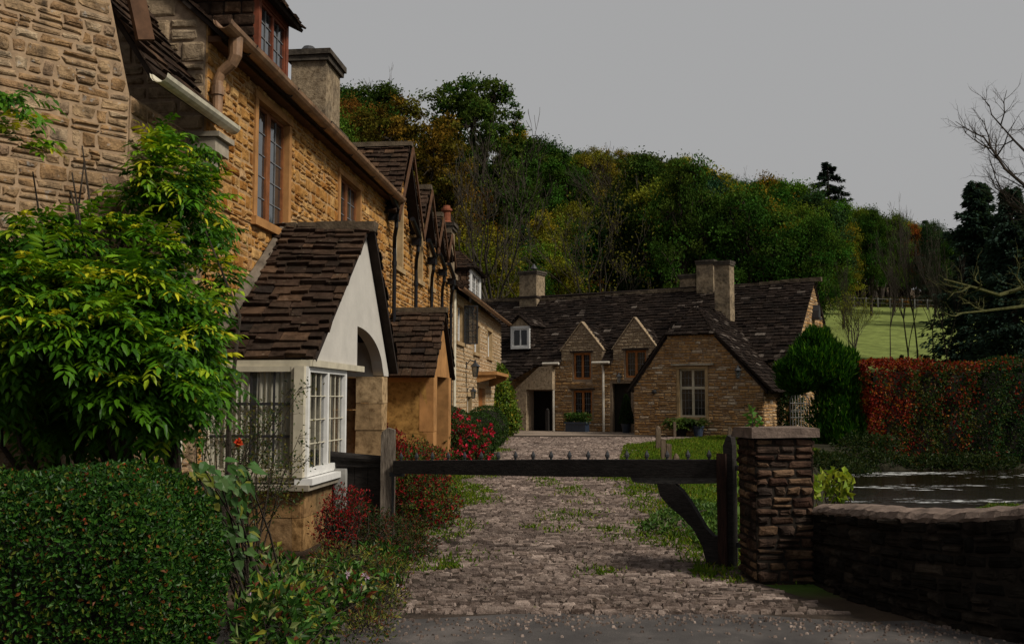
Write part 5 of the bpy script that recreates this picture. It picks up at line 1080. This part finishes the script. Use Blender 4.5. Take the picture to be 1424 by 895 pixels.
k = MB(); k.tube([G(10.9, 35), CD(10.9, 35, 2.2)], [.2, .1], 8); k.build('trunk', M['bark'], yw)
bh = thing('beech_hedge', 'tall clipped beech hedge turning from red to green along the far bank', 'hedge', G(22, 35))
n = 60000; L_ = 30; x = rng.uniform(0, L_, n); f = rng.uniform(size=n); Hh = 3.55
z = np.where(f < .8, rng.uniform(0, Hh, n), Hh+.0); y = np.where(f < .8, 0, rng.uniform(0, 2., n))
end = rng.uniform(size=n) < .05; x[end] = 0; y[end] = rng.uniform(0, 2, end.sum()); z[end] = rng.uniform(0, Hh, end.sum())
c = 12.0+x*.985; dd_ = 33.6+x*.17+y; _w = [(rng.uniform(.6, 6), rng.uniform(-4, 4), rng.uniform(0, 6.28)) for _ in range(14)]; bm = sum(np.sin(x*a_+z*b_+p_) for a_, b_, p_ in _w)*.05; _w2 = [(rng.uniform(-5, 5), rng.uniform(-5, 5), rng.uniform(0, 6.28)) for _ in range(12)]; b2 = sum(np.sin(x*a_+z*b_+p_) for a_, b_, p_ in _w2)/4
dd_ = dd_+np.where(f < .8, bm+np.abs(rng.normal(0, .12, n)), 0); z = z+np.where(f >= .8, .1*np.sin(x*1.3)+.07*np.sin(x*3.7)+.05*np.sin(x*9.1)-np.abs(rng.normal(0, .1, n))+.06*x*.3, 0)
P = RX*c[:, None]+AX*dd_[:, None]+UP*(z-.62)[:, None]
redness = np.clip(1.15-x/2.1, 0, 1)+.45*np.exp(-((x-3.4)/.45)**2)+.6*np.exp(-((z-Hh)/.4)**2)*np.clip(1.4-x/5, 0, 1)
k_ = rng.uniform(size=n)+.3*b2
red = pick(n, [(.17, .015, .008), (.25, .035, .01), (.09, .01, .006), (.32, .12, .016)], [4, 3, 4, 1.5]); mixg = pick(n, [(.045, .07, .012), (.03, .055, .01), (.08, .065, .014), (.13, .05, .014)], [4, 4, 2, 1]); grn = pick(n, [(.012, .04, .01), (.02, .055, .014), (.04, .065, .014)])
col = np.where((k_ < redness*.9)[:, None], red, np.where((rng.uniform(size=n)+.1+.3*b2 > (x-1.2)/3.6)[:, None], mixg, grn))
leaf_obj('foliage', P, rand_dirs(n)-AX*.4-UP*.3, rand_dirs(n)*.8-AX, rng.uniform(.08, .14, n), rng.uniform(.05, .085, n), col, M['leaf'], bh)
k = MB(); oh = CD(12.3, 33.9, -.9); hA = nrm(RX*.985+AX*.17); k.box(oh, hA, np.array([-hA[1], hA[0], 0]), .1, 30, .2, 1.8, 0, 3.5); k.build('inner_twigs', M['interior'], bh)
# bank plants at the water's edge
for i, (c, d, lab) in enumerate(((8.2, 27.4, 'dark clump of waterside leaves right behind the gate pillar'), (13.6, 33.0, 'low dark waterside leaves below the reddest part of the beech hedge'), (15.0, 33.0, 'low dark leaves at the water below the middle of the beech hedge'), (9.9, 30.6, 'dense dark bank plants between pillar cap and beech hedge'), (10.9, 31.9, 'dark trailing bank plants at the near left foot of the beech hedge'), (9.2, 29.8, 'low dark waterside leaves on the bank left of the yew bush'), (10.4, 31.3, 'dark clump of waterside leaves under the yew bush'), (11.6, 32.6, 'dark leafy clump at the left foot of the beech hedge'), (16.3, 31.8, 'rushy green clump at the far water edge below the hedge'), (18.2, 32.0, 'second rushy clump further right below the green hedge'))):
    shrub('waterside_plant', lab, 'plant', [(c, d, .05, 1.1, .6, .4), (c+1, d+.2, .05, .9, .5, .3)], 2000, .13, [(.012, .028, .008), (.022, .042, .01), (.04, .055, .014)], None, asp=.4, twigs=0)
tb = shrub('water_weed', 'patch of bright green weed showing in the river at the right edge', 'water plant', [(10.2, 20.6, .92, .55, .3, .06)], 500, .1, [(.08, .15, .02), (.12, .16, .02)], None, twigs=0)
# ================================================================ trees
def broadleaf_proto(i, h=12., nleaf=6500, ls=.34, spread=.34, low=.22):
    r_ = np.random.default_rng(100+i); cl_ = []
    nlob = int(r_.integers(9, 14)); lobes = []
    for j in range(nlob):
        t_ = low+.16+(1-low-.26)*j/(nlob-1); R = h*spread*(math.sin(math.pi*min(1, .18+.80*(t_-low)/(1-low)))**.7)
        a_ = j*2.4+r_.uniform(-.5, .5); q = R*r_.uniform(.4, .85); lobes.append((np.array([math.cos(a_)*q, math.sin(a_)*q, h*t_]), R*r_.uniform(.38, .6)))
    lobes.append((np.array([r_.uniform(-.4, .4), r_.uniform(-.4, .4), h*.9]), h*.1))
    P = []; D = []; cen = []
    for c_, R in lobes:
        m = int(11*(R/1.6)**1.6)+5; d_ = r_.normal(size=(m, 3)); d_ /= np.linalg.norm(d_, axis=1, keepdims=True); q = c_+d_*(R*r_.uniform(.55, 1.08, m))[:, None]*np.array([1, 1, .85]); cen += list(zip(q, d_))
    m = nleaf//len(cen)
    for q, d_ in cen:
        s = r_.uniform(.22, .5); g = r_.normal(size=(m, 3)); P.append(q+g*np.array([s, s, s*.62])); D.append(g+d_*.8)
    P = np.concatenate(P); D = np.concatenate(D); n = len(P)
    Nn = np.concatenate([np.tile(d_, (m, 1)) for q, d_ in cen])*.9+D/(np.linalg.norm(D, axis=1, keepdims=True)+1e-9)*.7+r_.normal(size=(n, 3))*.45+UP*.25; D = r_.normal(size=(n, 3))
    sh = r_.uniform(.45, 1.6, (n, 1))*np.ones(3)*np.concatenate([np.full((m, 3), r_.uniform(.55, 1.35))*np.array([r_.uniform(.75, 1.35), 1, 1]) for _ in cen])
    V, Fq = leaf_arrays(P, D, Nn, r_.uniform(.6, 1.25, n)*ls, r_.uniform(.4, .75, n)*ls, .2, .15)
    k = MB(); ax = [np.array([.25*math.sin(t_*3+i), .25*math.cos(t_*2+i)-.25, h*t_]) for t_ in np.linspace(0, .85, 7)]
    k.tube(ax, list(np.linspace(h*.021, h*.005, 7)), 7)
    for c_, R in lobes:
        b_ = ax[int(np.clip(c_[2]/h*5.2-1, 1, 5))]; k.tube([b_, (b_+c_)/2+UP*.3, c_], [h*.009, h*.006, h*.003], 5)
    for q, d_ in cen[::2]:
        j = min(lobes, key=lambda lb: np.linalg.norm(lb[0]-q))[0]; k.tube([j, (j+q)/2+UP*.1, q], [h*.003, h*.002, h*.001], 3, False)
    return (V, Fq, np.repeat(sh, 4, 0)), k
def bare_proto(i, h=13., depth=5, spread=.5, up=.55, r0=.16, tw=True):
    rr_ = random.Random(i); k = MB(); tips = []
    def br(p, d, L, r, lv):
        n = 3; pts = [p]; dd_ = d
        for j in range(n): dd_ = nrm(dd_+np.array([rr_.gauss(0, .12), rr_.gauss(0, .12), rr_.gauss(.04, .08)])); pts.append(pts[-1]+dd_*L/n)
        r1 = r*.62; k.tube(pts, list(np.linspace(r, r1, n+1)), 6 if lv < 2 else (4 if lv < 4 else 3), False)
        if lv >= depth: tips.append(pts[-1]); return
        m = rr_.choice([2, 3, 3]) if lv else 5
        for j in range(m):
            a_ = rr_.uniform(0, 6.28); side = nrm(np.array([math.cos(a_), math.sin(a_), 0])-dd_*np.dot(dd_, np.array([math.cos(a_), math.sin(a_), 0])))
            q = pts[-1] if j == 0 or lv == 0 and j > 2 else pts[rr_.choice([1, 2, 3])]
            nd = nrm(dd_*(1 if j == 0 else .75)+side*spread*rr_.uniform(.6, 1.4)*(0.5 if j == 0 else 1)+UP*up*.4)
            br(q, nd, L*rr_.uniform(.55, .8), max(r1*rr_.uniform(.7, .92), .014), lv+1)
    br(np.zeros(3), np.array([rr_.uniform(-.05, .05), rr_.uniform(-.05, .05), 1]), h*.34, r0, 0)
    mz = max(v[2] for V in k.V for v in V); k.V = [V*np.array([1, 1, h/mz]) for V in k.V]; tips = [t_*np.array([1, 1, h/mz]) for t_ in tips]
    return k, tips
def conifer_proto(i, h=14., n=9000, R=.2, tiers=22, bushy=.5, ls=.3):
    r_ = np.random.default_rng(300+i); P = []; D = []; k = MB(); k.tube([np.zeros(3), UP*h*.5, UP*h*.99], [h*.02, h*.012, h*.002], 7)
    per = n//(tiers*7)
    for t_ in range(tiers):
        z = h*(.1+.88*t_/(tiers-1)); Rt = h*R*(1-.93*t_/(tiers-1))**.8
        for b_ in range(7):
            z = h*(.1+.88*(t_+r_.uniform(-.9, .9))/(tiers-1)); z = min(max(z, h*.04), h*.97); a_ = r_.uniform(0, 6.28); L = Rt*r_.uniform(.5, 1.3); q = r_.uniform(.15, 1, per)
            d_ = np.array([math.cos(a_), math.sin(a_), 0]); zz = z-.18*L*q**1.5*1.4+.1*L*(q > .85)+r_.normal(0, .06*h*bushy*.3, per)
            w_ = r_.normal(0, 1, per)*L*.16*(1.1-q*.5)
            P.append(d_*(L*q)[:, None]+np.array([-d_[1], d_[0], 0])*w_[:, None]+UP*zz[:, None]); D.append(np.tile(d_, (per, 1))+np.array([-d_[1], d_[0], 0])*w_[:, None]*.8+r_.normal(0, .3, (per, 3))-UP*.15)
            k.tube([UP*z, d_*L*.9+UP*(z-.16*L)], [h*.004, h*.001], 3, False)
    P = np.concatenate(P); D = np.concatenate(D); m = len(P); V, Fq = leaf_arrays(P, D, r_.normal(size=(m, 3))*.5+UP, r_.uniform(.6, 1.3, m)*ls, r_.uniform(.35, .6, m)*ls, .1, .2)
    return (V, Fq, np.repeat(r_.uniform(.7, 1.3, (m, 1))*np.ones(3), 4, 0)), k
def as_mesh(V, Fs, mat, col=None):
    o_ = mesh_obj('crown', V, Fs, mat, None, col); me = o_.data; bpy.data.objects.remove(o_); return me
def k_mesh(k, mat): return as_mesh(np.concatenate(k.V), [k.F[j] for j in k.F], mat)
def place(name, label, cat, c, d, h, h0, crown, trunk, color, group=None, sink=.3, wx=1.):
    t_ = thing(name, label, cat, G(c, d, -sink), group); s = h/h0; t_.rotation_euler[2] = random.uniform(0, 6.28); t_.scale = (s*wx, s*wx, s)
    for nm, me in (('trunk', trunk), ('crown', crown)):
        if me is None: continue
        x = bpy.data.objects.new(nm, me); C.objects.link(x); x.parent = t_
        if nm == 'crown': x.color = (*color, 1)
    return t_
BL = []
for i in range(8):
    (V, Fq, cc), k = broadleaf_proto(i, 12., 20000, .23, random.uniform(.27, .36)); BL.append((as_mesh(V, [Fq], M['leaf_matt'], cc), k_mesh(k, M['bark'])))
BT = []
for i in range(4):
    k, tips = bare_proto(20+i, 13., 6, .5, .55, .17); n = 1500; tp = np.array(tips); P = tp[rng.integers(len(tp), size=n)]+rng.normal(0, .25, (n, 3)); V, Fq = leaf_arrays(P, rand_dirs(n), rand_dirs(n)+UP, rng.uniform(.12, .22, n), rng.uniform(.08, .14, n)); BT.append((as_mesh(V, [Fq], M['leaf_matt'], rng.uniform(.7, 1.3, (n*4, 1))*np.ones(3)), k_mesh(k, M['pale_bark'])))
BG = []
for i in range(3):
    (V, Fq, cc), k = broadleaf_proto(40+i, 24., 34000, .34, random.uniform(.27, .33), .3); BG.append((as_mesh(V, [Fq], M['leaf_matt'], cc), k_mesh(k, M['bark'])))
CF = []
for i in range(3):
    (V, Fq, cc), k = conifer_proto(i, 14., (15000, 20000, 10000)[i], (.3, .27, .16)[i], (19, 30, 26)[i], (.3, .5, .4)[i], (.3, .4, .32)[i]); CF.append((as_mesh(V, [Fq], M['leaf_matt'], cc), k_mesh(k, M['bark'])))
sky_u = [380, 470, 540, 600, 615, 660, 700, 715, 740, 790, 850, 900, 950, 1000, 1050, 1100, 1130, 1200, 1250, 1300, 1330, 1424, 1500]
sky_v = [100, 110, 105, 120, 98, 112, 150, 172, 188, 202, 200, 212, 212, 236, 245, 250, 268, 285, 292, 312, 322, 330, 330]
KINDS = {'dark green': (.034, .08, .012), 'mid green': (.075, .14, .016), 'olive': (.15, .15, .016), 'rust brown': (.16, .085, .015), 'yellow green': (.22, .23, .02), 'grey green': (.03, .062, .026)}
def region(u): return 'above the left row of roofs' if u < 660 else ('behind the far cottage roof' if u < 960 else ('behind the far end gable' if u < 1160 else 'beyond the field fence'))
pts = []; tries = 0
while len(pts) < 300 and tries < 40000:
    tries += 1; u = random.uniform(440, 1470); d = 54+random.random()**1.15*190; c = (u-712)/F*d
    q = hill_q(c, d)
    if not ((q > 3 and d < 128 and u < 1135) or (d > 72 and 930 < u < 1135) or d > 131): continue
    if q > 60 or (c > 12 and d < 66) or (d < 70 and q < 5): continue
    if any((c-a_)**2+(d-b_)**2 < (2.6+.018*d)**2 for a_, b_, _ in pts): continue
    pts.append((c, d, u))
ntree = 0
for c, d, u in sorted(pts, key=lambda p_: -p_[1]):
    g0 = Gz(c, d); vs = np.interp(u, sky_u, sky_v); zt = CAMH+(555-vs)/F*d*1.0; hmax = zt-g0
    if hmax < 5: continue
    back = hmax < 19
    h = min(random.uniform(9, 15), hmax) if not back else hmax*random.uniform(.9, 1.06)
    if h < 5: continue
    if u < 640: kw = [('rust brown', .6), ('olive', 3), ('mid green', 2), ('dark green', 3.4), ('yellow green', .8)]
    elif u < 980: kw = [('dark green', 4), ('mid green', 1.6), ('olive', 3.4), ('rust brown', .55), ('yellow green', 1.2), ('grey green', .6)]
    else: kw = [('dark green', 4), ('mid green', 1.8), ('yellow green', .9), ('olive', 2.2), ('grey green', 1.6), ('rust brown', .5)]
    kn = random.choices([a_ for a_, _ in kw], [b_ for _, b_ in kw])[0]; col = tuple(x*random.uniform(.82, 1.2) for x in KINDS[kn])
    far = 'high on the wooded hill' if d > 110 else 'low on the wooded slope'
    if random.random() < (.34 if back else .05): place('bare_tree', f'thin nearly leafless tree {far}, {region(u)}', 'tree', c, d, h, 13, None if back else BT[random.randrange(4)][0], BT[random.randrange(4)][1], KINDS['olive'], f'bare trees {far} {region(u)}')
    else: m_ = random.choice(BL); place('broadleaf_tree', f'{kn} leafy tree {far}, {region(u)}', 'tree', c, d, h, 12, m_[0], m_[1], col, f'{kn} trees {far} {region(u)}', wx=random.uniform(.66, .98))
    ntree += 1
def tree_at(name, label, cat, u, d, vtop, proto, h0, col, wx=1., leaf=True):
    c = (u-712)/F*d; h = CAMH+(555-vtop)/F*d-Gz(c, d)+.3; return place(name, label, cat, c, d, h, h0, proto[0] if leaf else None, proto[1], col, wx=wx)
tree_at('broadleaf_tree', 'big rusty orange and olive beech rising over the left row of gables', 'tree', 560, 74, 128, BG[0], 24, (.1, .08, .012), 1.0)
tree_at('broadleaf_tree', 'tall green tree with an open top breaking the skyline above the chimney pot', 'tree', 655, 92, 92, BG[1], 24, (.05, .095, .016), .9)
tree_at('bare_tree', 'tall leafless tree leaning right in front of the dark wood', 'tree', 705, 62, 152, BT[0], 13, (.1, .08, .02), .8, False)
tree_at('bare_tree', 'half bare tree with dark limbs left of the far chimney group', 'tree', 830, 72, 225, BT[1], 13, (.12, .12, .02), .9)
tree_at('broadleaf_tree', 'ivy dark round tree right of centre on the slope', 'tree', 945, 84, 272, BG[2], 24, (.014, .032, .01), .8)
tree_at('broadleaf_tree', 'ivy covered dark leaning tree behind the far cottage', 'tree', 868, 76, 262, BL[6], 12, (.016, .034, .01), .6)
tree_at('fir_tree', 'lone dark fir standing above the skyline', 'fir', 1158, 185, 218, CF[0], 14, (.014, .028, .02), 1.1)
tree_at('fir_tree', 'tall blue green cedar at the right, largest of the dark conifers', 'cedar', 1366, 66, 246, CF[1], 14, (.032, .06, .045), 1.0)
tree_at('fir_tree', 'second dark cedar half cut by the right edge of the view', 'cedar', 1415, 60, 255, CF[1], 14, (.03, .055, .042), .95)
tree_at('fir_tree', 'slim pointed conifer beyond the twin bare trunks', 'conifer', 1293, 128, 302, CF[2], 14, (.025, .045, .03), .9)
tree_at('fir_tree', 'slim pale conifer left of the great cedar', 'conifer', 1322, 100, 318, CF[2], 14, (.03, .055, .04), .9)
for u, vt, d, lab in ((1263, 285, 67, 'slender bare tree in the field, left of a close pair'), (1277, 272, 68, 'slender bare tree in the field, right and taller of the pair'), (1297, 330, 66, 'forked bare sapling right of the dark field cone'), (1317, 300, 65, 'leaning bare tree nearest the cedar'), (1238, 340, 72, 'thin bare sapling behind the young yellow tree'), (1180, 360, 70, 'bare sapling just right of the yew bush'), (1335, 350, 74, 'thin bare sapling partly behind the great cedar')):
    tree_at('bare_tree', lab, 'tree', u, d, vt, BT[random.randrange(4)], 13, (.1, .1, .03), .42, False)
for u, d, vt, kn, lab in ((1172, 95, 302, 'olive', 'olive leafy tree at the left end of the field fence'), (1214, 112, 284, 'dark green', 'dark green tree in the field before the fence, left of the bare pair'), (1246, 118, 292, 'mid green', 'mid green tree before the fence just left of the bare pair'), (1306, 112, 304, 'grey green', 'grey green tree before the fence, right of the bare pair'), (1336, 96, 318, 'dark green', 'dark tree in the field beside the great cedar')):
    tree_at('broadleaf_tree', lab, 'tree', u, d, vt, BL[u % 8], 12, KINDS[kn], .62)
for i, u in enumerate((792, 815, 842, 868, 893, 915, 936, 958, 1032, 1060)):
    d = random.uniform(88, 100); cc_ = (u-712)/F*d; hh_ = CAMH+(555-random.uniform(345, 378))/F*d-Gz(cc_, d)+.3; m_ = BL[i % 8]
    place('broadleaf_tree', 'low rust orange tree in the thicket just above the far cottage ridge', 'tree', cc_, d, max(3, hh_), 12, m_[0], m_[1], ((.3, .1, .014), (.26, .13, .016), (.2, .07, .012))[i % 3], 'rust trees above the far cottage ridge', wx=1.5)
tree_at('young_tree', 'small yellow leaved spreading tree alone in the field', 'tree', 1205, 62, 392, BT[2], 13, (.2, .22, .025), 1.0)
for u, lab in ((1254, 'dark clipped cone in the field, left one'), (1287, 'dark clipped cone in the field, right and larger one')):
    c, d = (u-712)/F*60, 60; tq = thing('clipped_cone', lab, 'topiary', G(c, d), 'dark cones in the field'); n = 1500; t_ = rng.uniform(0, 1, n); a_ = rng.uniform(0, 6.28, n); rr = .42*(1-t_)**.9+.03; P = G(c, d)+np.stack([np.cos(a_)*rr, np.sin(a_)*rr, t_*1.5], 1); leaf_obj('foliage', P, rand_dirs(n), rand_dirs(n), np.full(n, .12), np.full(n, .07), pick(n, [(.02, .02, .012), (.035, .03, .015)]), M['leaf_matt'], tq)
# the old tree outside the right edge whose mossy boughs reach in
bt = thing('bare_tree', 'old bare tree at the right edge with mossy boughs reaching over the hedge', 'tree', Gu(1475, 46)); k = MB(); rr_ = random.Random(5)
tr0 = Gu(1475, 46); k.tube([tr0-UP*.3, tr0+UP*4, tr0+UP*7+RX*.2, tr0+UP*10.5-RX*.5], [.38, .3, .24, .12], 9); k.build('trunk', M['bark'], bt)
def bough(k, pts, r, n, L, lv=0):
    k.tube(pts, list(np.linspace(r, r*.3, len(pts))), 5, False)
    if lv > 2: return
    for i in range(n):
        s = rr_.randrange(1, len(pts)); f = rr_.random(); q = pts[s-1]*(1-f)+pts[s]*f; t_ = nrm(pts[s]-pts[s-1]); e = nrm(t_*.7+np.array([rr_.gauss(0, .6), rr_.gauss(0, .6), rr_.gauss(.15, .6)]))
        m1 = q+e*L*.4; m2 = q+e*L*.7+np.array([rr_.gauss(0, .1), rr_.gauss(0, .1), .1])*L; m3 = m2+nrm(e+UP*rr_.uniform(-.3, .6))*L*.35; bough(k, [q, m1, m2, m3], r*.4, max(2, n-2), L*.58, lv+1)
k = MB(); bough(k, [W(1470, 390, 46), W(1424, 400, 45.5), W(1390, 410, 45), W(1350, 398, 44.5), W(1312, 388, 44)], .13, 6, 1.6); k.build('low_bough', M['mossy_bark'], bt)
k = MB(); bough(k, [W(1470, 400, 46), W(1430, 425, 45), W(1370, 432, 44.5), W(1330, 436, 44)], .1, 5, 1.2); k.build('low_bough', M['mossy_bark'], bt)
k = MB(); bough(k, [W(1475, 300, 46), W(1430, 262, 46), W(1398, 235, 46), W(1378, 205, 46), W(1366, 188, 46)], .1, 8, 1.5); bough(k, [W(1475, 250, 46), W(1440, 225, 46), W(1410, 195, 46), W(1388, 170, 46)], .09, 8, 1.5); k.build('high_bough', M['bark'], bt)
k = MB(); bough(k, [W(1480, 330, 46), W(1440, 300, 46.5), W(1405, 285, 47), W(1390, 260, 47)], .09, 8, 1.5); k.build('high_bough', M['bark'], bt)
# undergrowth covering the wooded slope
n = 42000; d = rng.uniform(50, 150, n); u = rng.uniform(440, 1450, n); c = (u-712)/F*d; q = hill_q(c, d); sel = ((q > 1.5) & ~((c > 12) & (u > 1080)) & (q < 50)) | (d > 132); c, d = c[sel], d[sel]; n = len(c)
nz = np.sin(c*.35)+np.sin(d*.3+c*.2); P = RX*c[:, None]+AX*d[:, None]+UP*(H(c, d)+rng.uniform(0, 1.3, n))[:, None]
col = np.where((nz > .5)[:, None], pick(n, [(.2, .08, .02), (.12, .07, .02), (.1, .09, .02)]), pick(n, [(.04, .06, .016), (.03, .045, .014), (.07, .07, .02)]))
ug = leaf_obj('undergrowth', P, rand_dirs(n)+UP*.5, rand_dirs(n)+UP, rng.uniform(.3, .7, n), rng.uniform(.2, .4, n), col, M['leaf_matt']); tag(ug, 'rust and green undergrowth beneath the trees on the slope', 'undergrowth', kind='stuff')
print('trees', ntree)
